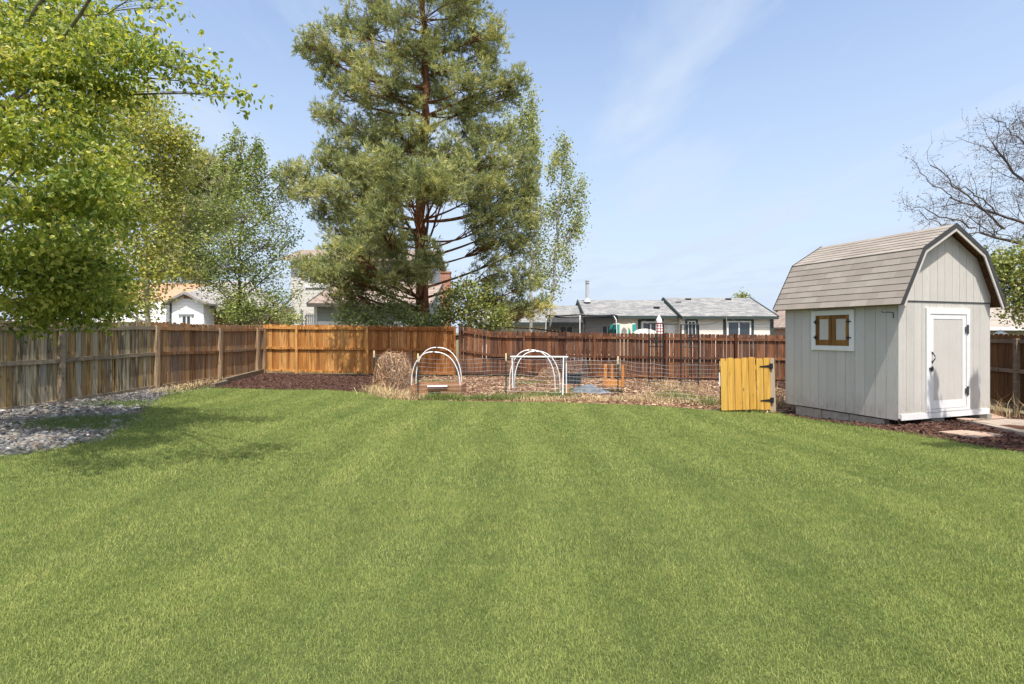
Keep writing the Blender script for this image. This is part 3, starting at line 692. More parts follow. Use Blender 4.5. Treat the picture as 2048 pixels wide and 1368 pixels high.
    hd.tube([tuple(Ms @ Vector(p)) for p in hp], 0.009, 6); hd.box((0.835, -0.03, 0.985), (0.875, -0.022, 1.02), Ms); hd.box((0.835, -0.03, 1.15), (0.875, -0.022, 1.185), Ms); hd.build('door_handle', M['black_metal'], door)
    hd = MB(); hd.box((0.755, -0.045, 0.855), (0.86, -0.0305, 0.90), Ms); hd.box((0.79, -0.06, 0.83), (0.825, -0.0455, 0.925), Ms); hd.build('latch', M['grey_metal'], door)
    for z in (1.60, 0.44):
        hd = MB(); hd.box((1.755, -0.043, z - .05), (1.797, -0.0305, z + .05), Ms); hd.prism([(1.80, z - .085), (1.845, z - .085), (1.845, z + .085), (1.80, z + .085)], Ms @ Matrix.Translation((0, -0.044, 0)), 0.013); hd.build('hinge', M['grey_metal'], door)
    # window on the side: local frame with x back along the wall
    Mw = Ms @ Matrix.Rotation(R(90), 4, 'Z')   # local x = shed depth, local y = -shed x (outward +y)
    v0, v1, z0, z1, tw = 0.82, 1.76, 1.18, 1.985, 0.095
    D = MB(); D.box((v0, 0.001, z0), (v0 + tw, 0.03, z1), Mw); D.box((v1 - tw, 0.001, z0), (v1, 0.03, z1), Mw); D.box((v0 + tw, 0.001, z1 - tw), (v1 - tw, 0.029, z1), Mw); D.box((v0 + tw, 0.001, z0), (v1 - tw, 0.029, z0 + tw), Mw)
    win = D.build('window', M['white_paint'], root)
    a, b = v0 + tw + .004, v1 - tw - .004; mid = (a + b) / 2
    for (p, q) in ((a, mid - .004), (mid + .004, b)):
        s_ = MB(); f = 0.075; z2, z3 = z0 + tw + .005, z1 - tw - .005
        s_.box((p, 0.002, z2), (p + f, 0.02, z3), Mw); s_.box((q - f, 0.002, z2), (q, 0.02, z3), Mw); s_.box((p + f, 0.002, z2), (q - f, 0.019, z2 + 0.11), Mw); s_.box((p + f, 0.002, z3 - .07), (q - f, 0.019, z3), Mw)
        so_ = s_.build('shutter', M['shutter_wood'], win)
        pn = MB(); pn.box((p + f + .002, 0.002, z2 + .112), (q - f - .002, 0.008, z3 - .072), Mw); pn.build('shutter_panel', M['shed'], win)
        for zz_ in (z2 + .16, z3 - .13):
            x = p + 0.005 if p == a else q - 0.005
            hh = MB(); hh.box((x - .05, 0.031, zz_ - .012), (x + .05, 0.037, zz_ + .012), Mw); hh.box((x - .012, 0.0372, zz_ - .04), (x + .012, 0.042, zz_ + .04), Mw); hh.build('hinge', M['black_metal'], win)
    # plant hook near the corner
    D = MB(); D.tube([tuple(Mw @ Vector(p)) for p in ((0.08, 0.01, 1.80), (0.08, 0.02, 1.90), (0.085, 0.14, 1.905), (0.09, 0.27, 1.90), (0.09, 0.30, 1.915), (0.09, 0.285, 1.93))], 0.007, 6); D.build('hook', M['black_metal'], root)
    # foundation blocks
    for (y0, y1, z0_) in ((0.28, 0.95, -.21), (0.97, 1.55, -.20), (1.57, 2.2, -.19)):
        D = MB(); D.box((0.03, y0, z0_ - .15), (0.18, y1, -0.055), Ms); D.build('foundation_block', M['concrete'], root)
    for x0 in (0.9, 2.28):
        D = MB(); D.box((x0, 0.02, -.32), (x0 + .35, 0.2, -0.035), Ms); D.build('foundation_block', M['concrete'], root)
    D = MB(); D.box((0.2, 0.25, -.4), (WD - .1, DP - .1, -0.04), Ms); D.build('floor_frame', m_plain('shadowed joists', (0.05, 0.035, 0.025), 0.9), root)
    return Ms
Ms = shed()
# paving by the shed door
def slab(name, pxs, top, mat, label, cat, t=0.05, group=None):
    m = MB(); pts = []
    for a in pxs:
        x, y = G(*a); pts.append((x, y))
    n = len(pts); zt = [hf(*p) + top for p in pts]
    V = [(x, y, z) for (x, y), z in zip(pts, zt)] + [(x, y, z - t) for (x, y), z in zip(pts, zt)]
    rn = random.random(); m.add(V, [[i, (i + 1) % n, (i + 1) % n + n, i + n] for i in range(n)], rn); m.F.setdefault(n, []).append(np.array([list(range(n)), list(range(n, 2 * n))[::-1]]))
    o = m.build(name, mat); tag(o, label, cat, group); return o
slab('paving_slab', SLAB_PX[0], 0.07, M['paver'], 'tan stone slab directly in front of the shed door', 'paving slab', group='stone slabs by the shed')
slab('paving_slab', SLAB_PX[1], 0.06, M['paver_grey'], 'long grey brown stone slab running off to the right of the shed', 'paving slab', group='stone slabs by the shed')
slab('paving_slab', SLAB_PX[2], 0.035, M['paver'], 'low sandstone slab at the lawn edge before the mulch', 'paving slab', group='stone slabs by the shed')

# ------------------------------------------------------------------ garden enclosure
wp = [G(748, 778), G(836, 799), G(1012, 793), G(1236, 797), G(1441, 812)]
wroot = thing('wire_fence', 'low welded wire garden fence on dark green stakes at the lawn edge', 'fence', (*wp[2], hf(*wp[2])))
for i, p in enumerate(wp):
    z = hf(*p); top = [1.12, 1.15, 1.16, 1.13, 1.1][i]
    m = MB(); m.box((p[0] - .018, p[1] - .004, z - .2), (p[0] + .018, p[1] + .004, z + top - .2)); m.box((p[0] - .004, p[1] + .004, z - .2), (p[0] + .004, p[1] + .034, z + top - .2))
    for k in range(12): m.box((p[0] - .010, p[1] - .012, z + .08 + k * .075), (p[0] + .010, p[1] - .0045, z + .10 + k * .075))
    st = m.build('stake', M['green_metal'], wroot)
    m = MB(); m.box((p[0] - .0195, p[1] - .0055, z + top - .2), (p[0] + .0195, p[1] + .035, z + top)); m.build('stake_tip', M['cream_tip'], st)
def wire_panel(p, q, zt, zb, nrow, stp, r, root, mat, name='wire_mesh', sag=0.03):
    m = MB(); L = math.hypot(q[0] - p[0], q[1] - p[1]); n = max(2, int(L / stp)); us = np.linspace(0, 1, n + 1)
    zz0, zz1 = hf(*p), hf(*q)
    def pt(u, f):
        s_ = sag * math.sin(u * math.pi * 1.0) * (0.4 + f) + 0.012 * math.sin(u * 17 + f * 5)
        return (p[0] + (q[0] - p[0]) * u, p[1] + (q[1] - p[1]) * u - 0.02 + 0.02 * math.sin(u * 9 + f * 3), zz0 + (zz1 - zz0) * u + zb + (zt - zb) * f - s_)
    for k in range(nrow + 1): m.tube([pt(u, k / nrow) for u in us], r, 4, cap=False)
    for u in us: m.tube([pt(u, f) for f in np.linspace(0, 1, 4)], r * 0.8, 4, cap=False)
    return m.build(name, mat, root)
for i in range(4):
    wire_panel(wp[i], wp[i + 1], 1.03, 0.05, 9, 0.10, 0.0021, wroot, M['wire'], sag=[0.0, .02, .03, .06][i])
# return of the wire towards the back fence
wire_panel(wp[0], (-3.55, 18.6), 1.0, 0.05, 7, 0.12, 0.003, wroot, M['wire_dark'])

def hoop(pl, pr, Y0, Y1, ytop, label, r=0.0135):
    a = P(*pl, Y0); b = P(*pr, Y1); ztop = EYE - (ytop - HY) * ((Y0 + Y1) / 2) / FPX
    m = MB(); path = []
    for t in np.linspace(0, math.pi, 29):
        u = 0.5 - 0.5 * math.cos(t); base = a.lerp(b, 0.5 - 0.5 * math.copysign(abs(math.cos(t)) ** 0.85, math.cos(t)))
        path.append((base.x, base.y, base.z + (ztop - (a.z + b.z) / 2) * math.sin(t) ** 0.82))
    path = [(a.x, a.y, a.z - .12)] + path + [(b.x, b.y, b.z - .12)]
    m.tube(path, r, 8); o = m.build('hoop', M['pvc'], smooth=True)
    return tag(o, label, 'hoop', 'white plastic garden hoops')
hoop((822.5, 775), (920.5, 783), 13.95, 13.95, 704, 'front white plastic hoop bent over the wooden raised bed')
hoop((832, 766), (923.5, 773), 14.75, 14.75, 695, 'taller rear white plastic hoop bent over the wooden raised bed')
hoop((1019, 771), (1110, 777), 14.6, 14.6, 700, 'white plastic hoop behind the bar frame, standing further left of its pair')
hoop((1029, 772), (1120, 777), 14.3, 14.3, 702.5, 'white plastic hoop behind the bar frame, standing further right of its pair')
# goal-like frame of white pipe
fr = thing('plant_support', 'square white pipe plant support with a straight top bar in the garden', 'plant support', P(1080, 787, 13.9))
def bar(p, q, r, name, root, mat=M['pvc'], s=8):
    m = MB(); m.tube([tuple(p), tuple(q)], r, s); return m.build(name, mat, root, smooth=True)
bar(P(1021, 713.5, 13.9), P(1136, 714, 13.9), 0.022, 'top_bar', fr)
for (a, b, Y0, Y1) in (((1024, 715), (1025.5, 776), 13.9, 13.9), ((1027, 715), (1028.5, 774), 13.95, 14.3), ((1127, 715), (1125.5, 790), 13.9, 13.7), ((1132.5, 715), (1132.5, 786), 13.95, 14.0)):
    bar(P(*a, Y0), P(*b, Y1), 0.016, 'leg', fr)
# raised bed
def local(px, py, Y, rot=0):
    p = P(px, py, Y); return Matrix.Translation(p) @ Matrix.Rotation(rot, 4, 'Z')
bx, by = -2.66, 13.72; zb = hf(-2, 14)
rb = thing('raised_bed', 'low wooden raised bed under the two left hoops', 'raised bed', (bx + .67, by + .5, zb))
Mb = Matrix.Translation((bx, by, zb)) @ Matrix.Rotation(R(-2), 4, 'Z')
for (a, b) in (((0, 0, 0.16), (1.34, .04, .30)), ((0, 0, 0.0), (.47, .04, .15)), ((.80, 0, 0.0), (1.34, .04, .15)), ((0, 1.06, 0), (1.34, 1.10, .30)), ((0, .041, 0), (.04, 1.059, .30)), ((1.30, .041, 0), (1.34, 1.059, .30))):
    m = MB(); m.box(a, b, Mb); m.build('plank', M['bed_wood'], rb)
m = MB(); m.box((.05, .05, 0), (1.29, 1.05, .22), Mb); m.build('soil', M['garden_bed'], rb)
m = MB(); m.tube([tuple(Mb @ Vector((.46, -.03, .275))), tuple(Mb @ Vector((.98, -.035, .285)))], 0.022, 8); tag(m.build('pipe_offcut', M['pvc'], smooth=True), 'short white pipe lying along the front plank of the raised bed', 'pipe')
# posts in the bed corners and stub post by the frame
m = MB(); c = G(1134, 792); m.box((c[0] - .045, c[1] - .03, hf(*c) - .1), (c[0] + .045, c[1] + .03, hf(*c) + .30)); tag(m.build('wood_stub', M['orange_wood']), 'short orange wood stub at the right foot of the pipe frame', 'post')
# black bin
b0 = P(1127, 768, 15.7); tb = thing('storage_tote', 'black plastic tote full of dry leaves behind the pipe frame', 'tote', b0)
Mt = Matrix.Translation(b0) @ Matrix.Rotation(R(-4), 4, 'Z')
m = MB(); m.add([tuple(Mt @ Vector(v)) for v in ((.03, .03, 0), (.51, .03, 0), (.51, .37, 0), (.03, .37, 0), (0, 0, .27), (.54, 0, .27), (.54, .4, .27), (0, .4, .27))], MB.BF)
for k in range(5): m.box((.06 + k * .1, -.008, .05), (.09 + k * .1, .012, .22), Mt)
m.build('body', M['black_plastic'], tb)
m = MB()
for a, b in (((-.02, -.02, .2705), (.56, 0.0, .325)), ((-.02, .40, .2705), (.56, .42, .325)), ((-.02, 0.0005, .2705), (.0, .3995, .325)), ((.54, .0005, .2705), (.56, .3995, .325))): m.box(a, b, Mt)
m.build('rim', M['black_plastic'], tb)
m = MB(); n = 260; xy = np.column_stack([rng.uniform(0.02, .52, n), rng.uniform(.02, .38, n)]); w_ = np.array([tuple(Mt @ Vector((x, y, .27 + .09 * math.sin(x / .54 * 3.1) * math.sin(y / .4 * 3.1)))) for x, y in xy])
chips(m, w_[:, :2], w_[:, 2], rng.uniform(.03, .08, n), rng.uniform(.02, .05, n), rng.uniform(.004, .01, n), 0.6, rng.random(n)); tag(m.build('leaf_pile', M['chips_dry']), 'heap of dry leaves inside the black tote', 'leaves', kind='stuff')
# tarp
def tarp():
    nx_, ny_ = 46, 26; c0 = G(1142, 787); L, D_ = 1.15, 0.9
    u, v = np.meshgrid(np.linspace(0, 1, nx_), np.linspace(0, 1, ny_))
    z = 0.10 * np.exp(-((u - .45) / .22) ** 2 - ((v - .65) / .35) ** 2) + .035 * np.abs(np.sin(u * 9 + v * 4)) + .025 * np.abs(np.sin(v * 11 - u * 6 + 1)) + .012 * np.sin(u * 31 + v * 23)
    z *= np.clip(np.minimum(np.minimum(u, 1 - u), np.minimum(v, 1 - v)) * 7, 0.12, 1)
    X = c0[0] + u * L + .06 * np.sin(v * 6) + .12 * v; Y = c0[1] + v * D_ + .06 * np.sin(u * 7) - 0.12 * u
    Vt = np.column_stack([X.ravel(), Y.ravel(), (h(X, Y) + .02 + z * 1.4).ravel()]); Vb = Vt.copy(); Vb[:, 2] -= .006
    i = (np.arange(ny_ - 1)[:, None] * nx_ + np.arange(nx_ - 1)[None, :]).ravel(); F = np.stack([i, i + 1, i + nx_ + 1, i + nx_], 1)
    m = MB(); m.add(Vt, F, .5); m.add(Vb, F[:, ::-1], .5)
    return tag(m.build('tarp', m_plain('grey tarp', (0.13, 0.145, 0.16), 0.4, 0.45, 5, 0.5), smooth=True), 'crumpled grey tarp lying on the garden soil', 'tarp')
tarp()
# planter with stakes
pc = P(1208, 772, 15.3); pl = thing('planter_box', 'small orange cedar planter box with tall corner stakes', 'planter', pc)
Mp = Matrix.Translation(pc) @ Matrix.Rotation(R(-14), 4, 'Z')
for a, b in (((0, 0, 0), (.56, .03, .15)), ((0, .40, 0), (.56, .43, .15)), ((0, .031, 0), (.03, .399, .15)), ((.53, .031, 0), (.56, .399, .15))):
    m = MB(); m.box(a, b, Mp); m.build('plank', M['orange_wood'], pl)
for x, y in ((-.002, -.035), (.50, -.035), (-.02, .44), (.17, .44)):
    m = MB(); m.box((x, y, 0), (x + .075, y + .03, .62), Mp); m.build('stake', M['orange_wood'], pl)
m = MB(); m.box((.032, .032, 0), (.528, .398, .11), Mp); m.build('soil', M['garden_bed'], pl)
# leaning wire panel
lp = thing('wire_trellis', 'loose rusty wire trellis leaning behind the black tote', 'trellis', P(1140, 757, 16.6))
m = MB(); a, b, c, d = P(1098, 757, 17.2), P(1176, 757, 16.3), P(1172, 714, 16.5), P(1092, 717, 17.4)
for k in range(12):
    f = k / 11; q0, q1 = a.lerp(d, f), b.lerp(c, f); m.tube([tuple(q0.lerp(q1, u) + Vector((0, 0, .03 * math.sin(u * 7 + k)))) for u in np.linspace(0, 1, 7)], 0.005, 4)
for k in range(9):
    f = k / 8; m.tube([tuple(a.lerp(b, f)), tuple(d.lerp(c, f))], 0.005, 4)
m.build('mesh_grid', M['wire_dark'], lp)
# iron arbor with two trellis sides
def arbor():
    Y0 = 17.3; zg = hf(5.3, Y0); root = thing('garden_arbor', 'tall black iron garden arbor with barred trellis sides', 'arbor', (5.35, Y0, zg))
    xl0, xl1 = (1298 - CX) / FPX * Y0, (1331 - CX) / FPX * Y0; xr0, xr1 = (1362 - CX) / FPX * Y0, (1395 - CX) / FPX * Y0
    ztl = EYE - (647 - HY) * Y0 / FPX; 
    for (x0, x1, dy, zt) in ((xl0, xl1, 0.25, ztl), (xr0, xr1, -0.1, ztl - .03)):
        for x in (x0, x1): bar((x, Y0 + (dy if x == x1 else 0), zg - .1), (x, Y0 + (dy if x == x1 else 0), zt), 0.024, 'upright', root, M['black_metal'], 6)
        for z in (zt, zg + 1.35, zg + .75, zg + .2): bar((x0, Y0, z), (x1, Y0 + dy, z), 0.018, 'crossbar', root, M['black_metal'], 6)
        for k in range(1, 5):
            f = k / 5; x = x0 + (x1 - x0) * f; y = Y0 + dy * f
            bar((x, y, zg + .2), (x, y, zt), 0.012, 'trellis_bar', root, M['black_metal'], 5)
        m = MB(); xc = (x0 + x1) / 2; 
        for s_ in (-1, 1):
            for zc in (zg + 1.5, zg + 1.62):
                m.tube([(xc + s_ * (.055 * (1 - t * .75)) * math.cos(t * 9) + s_ * .05, Y0 + dy / 2 - .02, zc + .06 * (1 - t * .75) * math.sin(t * 9)) for t in np.linspace(0, 1, 16)], .010, 5)
        m.tube([(xc, Y0 + dy / 2 - .02, zg + 1.3), (xc, Y0 + dy / 2 - .02, zg + 1.85)], .014, 5)
        m.build('scroll_ornament', M['black_metal'], root)
    for (a, b) in ((xl1, xr0), (xl0, xr0)):
        bar((a, Y0 + .3, ztl), (b, Y0 + .3, ztl - .01), 0.018, 'roof_bar', root, M['black_metal'], 6)
arbor()
# yellow gate and its post
def gate():
    Y0 = 11.75; c = P(1443, 821, Y0); root = thing('garden_gate', 'bright yellow wooden picket gate between the wire fence and the shed', 'gate', c)
    n = 7; Wd = (1543 - 1443) / FPX * Y0; st = Wd / n; hgt = 104 / FPX * Y0
    Mg = Matrix.Translation(c) @ Matrix.Rotation(R(1.6), 4, 'Y') @ Matrix.Rotation(R(0), 4, 'Z')
    Mg = Matrix.Translation(c) @ Matrix.Rotation(R(-1.5), 4, 'Y')
    for k in range(n):
        w = st - .012; z1 = hgt + .012 * math.sin(k * 2.1); e = .03; x = k * st
        m = MB(); m.prism([(x, 0.0), (x + w, 0.0), (x + w, z1 - e), (x + w - e * .6, z1 - .006), (x + w - e, z1), (x + e, z1), (x + e * .6, z1 - .006), (x, z1 - e)], Mg @ Matrix.Translation((0, random.uniform(0, .003), 0)) @ Matrix.Rotation(random.gauss(0, .006), 4, 'Y'), 0.019)
        m.build('picket', M['gate_wood'], root)
    for z in (.22, hgt - .22):
        m = MB(); m.box((0.01, .0235, z - .045), (Wd - .02, .062, z + .045), Mg); m.build('rail', M['gate_wood'], root)
    for z in (hgt - .20, .20):
        m = MB(); m.prism([(Wd - .24, z - .008), (Wd - .02, z - .03), (Wd - .02, z + .03), (Wd - .24, z + .008)], Mg @ Matrix.Translation((0, -.009, 0)), .0085)
        m.box((Wd - .02, -.012, z - .06), (Wd + .055, .004, z + .06), Mg); m.tube([tuple(Mg @ Vector((Wd - .01, -.014, z - .065))), tuple(Mg @ Vector((Wd - .01, -.014, z + .065)))], .010, 6); m.build('hinge', M['black_metal'], root)
    m = MB(); m.box((-.035, -.004, .55), (-.012, .012, .85), Mg); m.build('latch', M['white_paint'], root)
    m = MB(); q = P(1547, 820, Y0 + .02); Mq = Matrix.Translation(q) @ Matrix.Rotation(R(-2.2), 4, 'Y'); m.box((-.075, .005, -.15), (.06, .09, 1.16), Mq)
    tag(m.build('gate_post', M['post_pale']), 'pale weathered wooden post at the hinge side of the yellow gate', 'post')
gate()
# landscape timbers
def timber(p, q, w, t, label):
    a, b = G(*p), G(*q); m = MB(); m.beam((a[0], a[1], hf(*a) + t / 2), (b[0], b[1], hf(*b) + t / 2 + .02), w, t); tag(m.build('landscape_timber', M['timber']), label, 'timber', 'timbers edging the mulch bed')
timber((449, 768), (529, 747), .12, .17, 'long landscape timber lying along the foot of the left fence corner')
timber((425, 776), (452, 770), .14, .12, 'short low landscape timber in front of the longer one')

# ------------------------------------------------------------------ buildings beyond the fence
def gable(root, x0, x1, ye, yr, ze, zr_, mat, fasc, t=0.14, yb=None):
    """roof with its ridge along X: front eave at ye, ridge at yr, mirrored back slope"""
    yb = yb or 2 * yr - ye
    m = MB()
    for (ya, za, yc, zc) in ((ye, ze, yr, zr_), (yb, ze, yr, zr_)):
        V = [(x0, ya, za), (x1, ya, za), (x1, yc, zc), (x0, yc, zc)]
        V2 = [(x, y, z - t) for x, y, z in V]
        m.add(V + V2, [[0, 1, 2, 3], [7, 6, 5, 4], [0, 4, 5, 1], [1, 5, 6, 2], [3, 2, 6, 7], [0, 3, 7, 4]], .5)
    rf = m.build('roof', mat, root)
    m = MB(); m.beam((x0 - .01, ye - .03, ze - t * .6), (x1 + .01, ye - .03, ze - t * .6), .06, .2)
    for x in (x0 - .035, x1 + .035):
        m.beam((x, ye, ze - t * .45), (x, yr, zr_ - t * .45), .06, .22); m.beam((x, yb, ze - t * .45), (x, yr, zr_ - t * .45), .06, .22)
    m.build('fascia', fasc, root)
    return rf
def window(root, x0, x1, z0, z1, y, fr=.07, mull=1, frame=M['white_paint'], name='window', out=.05):
    m = MB(); m.box((x0, y - out, z0), (x0 + fr, y, z1)); m.box((x1 - fr, y - out, z0), (x1, y, z1)); m.box((x0 + fr, y - out + .003, z0), (x1 - fr, y, z0 + fr)); m.box((x0 + fr, y - out + .003, z1 - fr), (x1 - fr, y, z1))
    for k in range(1, mull + 1):
        x = x0 + (x1 - x0) * k / (mull + 1); m.box((x - fr * .4, y - out + .006, z0 + fr), (x + fr * .4, y, z1 - fr))
    w = m.build(name, frame, root)
    m = MB(); m.box((x0 + fr, y - .012, z0 + fr), (x1 - fr, y - .002, z1 - fr)); m.build('pane', M['glass'], w)
    return w
def trim(root, x0, x1, z0, z1, y, mat, name='trim', out=.03):
    m = MB(); m.box((x0, y - out, z0), (x1, y, z1)); return m.build(name, mat, root)
sid_r = m_siding('ranch house lap siding', (0.66, 0.61, 0.54), 0.22)
roof_g = m_roof('grey roof shingles', [(0.2, (0.12, 0.125, 0.13)), (0.5, (0.205, 0.205, 0.20)), (0.8, (0.31, 0.295, 0.27))], 0.2, 0.4)
def ranch():
    root = thing('ranch_house', 'long single storey house with grey shingle roofs behind the right fence', 'house', (11, 36, -.35))
    m = MB(); m.box((11.05, 34.20, -.6), (17.0, 41.6, 2.62)); m.box((4.9, 35.0, -.6), (11.045, 41.5, 2.6)); m.box((-2.2, 35.1, -.6), (4.895, 40.2, 2.15)); m.build('wall', sid_r, root)
    gable(root, 10.98, 17.2, 33.95, 38.0, 2.58, 4.05, roof_g, M['green_trim'])
    rf = gable(root, 4.82, 10.9, 34.6, 38.3, 2.63, 3.90, roof_g, M['green_trim'])
    gable(root, -2.4, 4.7, 34.6, 37.7, 2.20, 3.47, roof_g, M['green_trim'])
    trim(root, 13.75, 15.75, 1.0, 2.40, 34.20, M['green_trim'], out=.02)
    window(root, 13.98, 15.55, 1.22, 2.30, 34.18, .10)
    trim(root, 11.28, 12.1, 1.0, 2.40, 34.20, M['green_trim'], out=.02)
    window(root, 11.42, 11.96, 1.25, 2.3, 34.18, .07)
    window(root, 8.62, 9.85, .2, 2.28, 35.0, .12, name='sliding_door')
    trim(root, 8.4, 8.58, .2, 2.4, 35.0, M['green_trim']); trim(root, 8.58, 10.1, 2.29, 2.44, 35.0, M['green_trim'])
    trim(root, 10.35, 10.85, .0, 2.05, 35.0, M['white_paint'], 'door'); trim(root, 16.82, 17.02, -.3, 2.45, 34.20, M['green_trim'], 'downpipe', .06)
    window(root, 3.15, 4.1, 1.0, 2.0, 35.1, .09); window(root, 5.95, 6.75, 1.1, 2.05, 35.0, .09)
    # roof furniture
    x = (1173 - CX) / FPX * 38.0
    m = MB(); m.lathe([(.0, 3.7), (.28, 3.72), (.16, 3.95), (.13, 4.0), (.13, 5.05), (.0, 5.06)], (x, 37.6, 0), 12); m.lathe([(.0, 5.06), (.17, 5.07), (.17, 5.12), (.12, 5.13), (.12, 5.2), (.18, 5.21), (.18, 5.26), (0, 5.27)], (x, 37.6, 0), 12); m.build('flue', M['flue'], root)
    for (px, py, Y) in ((1326, 606, 37.0), (1313, 615, 36.3), (1356, 605, 37.0), (1376, 598.5, 37.6), (1456, 598.5, 37.6), (1340, 612, 36.5)):
        p = P(px, py, Y); m = MB()
        if px in (1326, 1340): m.lathe([(.0, 0), (.12, 0), (.06, .08), (.05, .5), (.0, .5)], (p.x, p.y, p.z - .35), 8); m.build('vent_pipe', M['flue'], root)
        else: m.box((p.x - .18, p.y - .15, p.z - .2), (p.x + .18, p.y + .15, p.z + .06)); m.build('roof_vent', M['black_metal'], root)
ranch()
roof_b = m_roof('brown roof shingles', [(0.2, (0.16, 0.115, 0.09)), (0.5, (0.26, 0.20, 0.165)), (0.8, (0.36, 0.29, 0.24))], 0.2, 0.4)
def twostorey():
    root = thing('two_storey_house', 'two storey house with brown roofs and brick chimney behind the tall pine', 'house', (-10, 40, -.2))
    sid = m_siding('pale house siding', (0.52, 0.50, 0.455), 0.24); sg = m_siding('grey garage siding', (0.30, 0.33, 0.30), 0.2); sb = m_siding('blue grey gable shingle', (0.30, 0.34, 0.38), 0.18)
    m = MB(); m.box((-16.0, 38, -.6), (-6.0, 44.8, 6.9)); m.build('wall', sid, root)
    m = MB(); m.box((-12.6, 33.5, -.6), (-5.4, 37.99, 3.3)); m.prism([(33.5, 3.3), (37.99, 3.3), (37.99, 4.85)], Matrix(((0, 1, 0, -5.42), (1, 0, 0, 0), (0, 0, 1, 0), (0, 0, 0, 1))), -7.1, .5); m.build('garage_wall', sg, root)
    gable(root, -16.45, -5.7, 37.55, 41.4, 6.86, 8.05, roof_b, m_plain('tan fascia', (0.45, 0.38, 0.30), .7))
    m = MB(); V = [(-12.85, 33.0, 3.39), (-5.05, 33.0, 3.39), (-5.05, 38.0, 5.05), (-12.85, 38.0, 5.05)]; m.add(V + [(x, y, z - .15) for x, y, z in V], [[0, 1, 2, 3], [7, 6, 5, 4], [0, 4, 5, 1], [1, 5, 6, 2], [3, 2, 6, 7], [0, 3, 7, 4]], .5); m.build('garage_roof', roof_b, root)
    m = MB(); m.beam((-12.86, 32.97, 3.27), (-5.04, 32.97, 3.27), .06, .22); m.beam((-12.89, 33, 3.32), (-12.89, 38, 4.98), .06, .22); m.beam((-5.01, 33, 3.32), (-5.01, 38, 4.98), .06, .22); m.build('fascia', m_plain('dark gutter', (0.10, 0.09, 0.08), .6), root)
    trim(root, -12.62, -12.42, -.6, 3.2, 33.5, M['white_paint'], 'corner_board'); trim(root, -12.4, -5.4, 1.85, 2.25, 33.5, M['white_paint'], 'base_trim'); trim(root, -10.45, -10.3, -.6, 3.2, 33.5, M['white_paint'], 'corner_board')
    window(root, -14.75, -13.2, 5.0, 6.1, 38, .1); window(root, -9.6, -8.1, 5.35, 6.2, 38, .1)
    trim(root, -14.95, -13.0, 4.78, 4.95, 38, M['white_paint'], 'sill', .08); trim(root, -10.0, -6.3, 5.08, 5.28, 38, M['white_paint'], 'sill', .08)
    t = NT('chimney brick'); br = t.n('ShaderNodeTexBrick'); t.l(t.obj((1, 1, 1), rot=(R(90), 0, 0)), br.inputs[0]); br.inputs['Color1'].default_value = (.36, .12, .065, 1); br.inputs['Color2'].default_value = (.46, .17, .09, 1); br.inputs['Mortar'].default_value = (.4, .36, .32, 1); br.inputs['Scale'].default_value = 1; br.inputs['Row Height'].default_value = .1; br.inputs['Brick Width'].default_value = .24; br.inputs['Mortar Size'].default_value = .012
    bm = t.done(br.outputs[0], .9, .1)
    m = MB(); m.box((-5.35, 39.2, -.5), (-4.65, 40.0, 6.0)); m.box((-5.4, 39.15, 6.001), (-4.6, 40.05, 6.12)); m.build('chimney', bm, root)
twostorey()
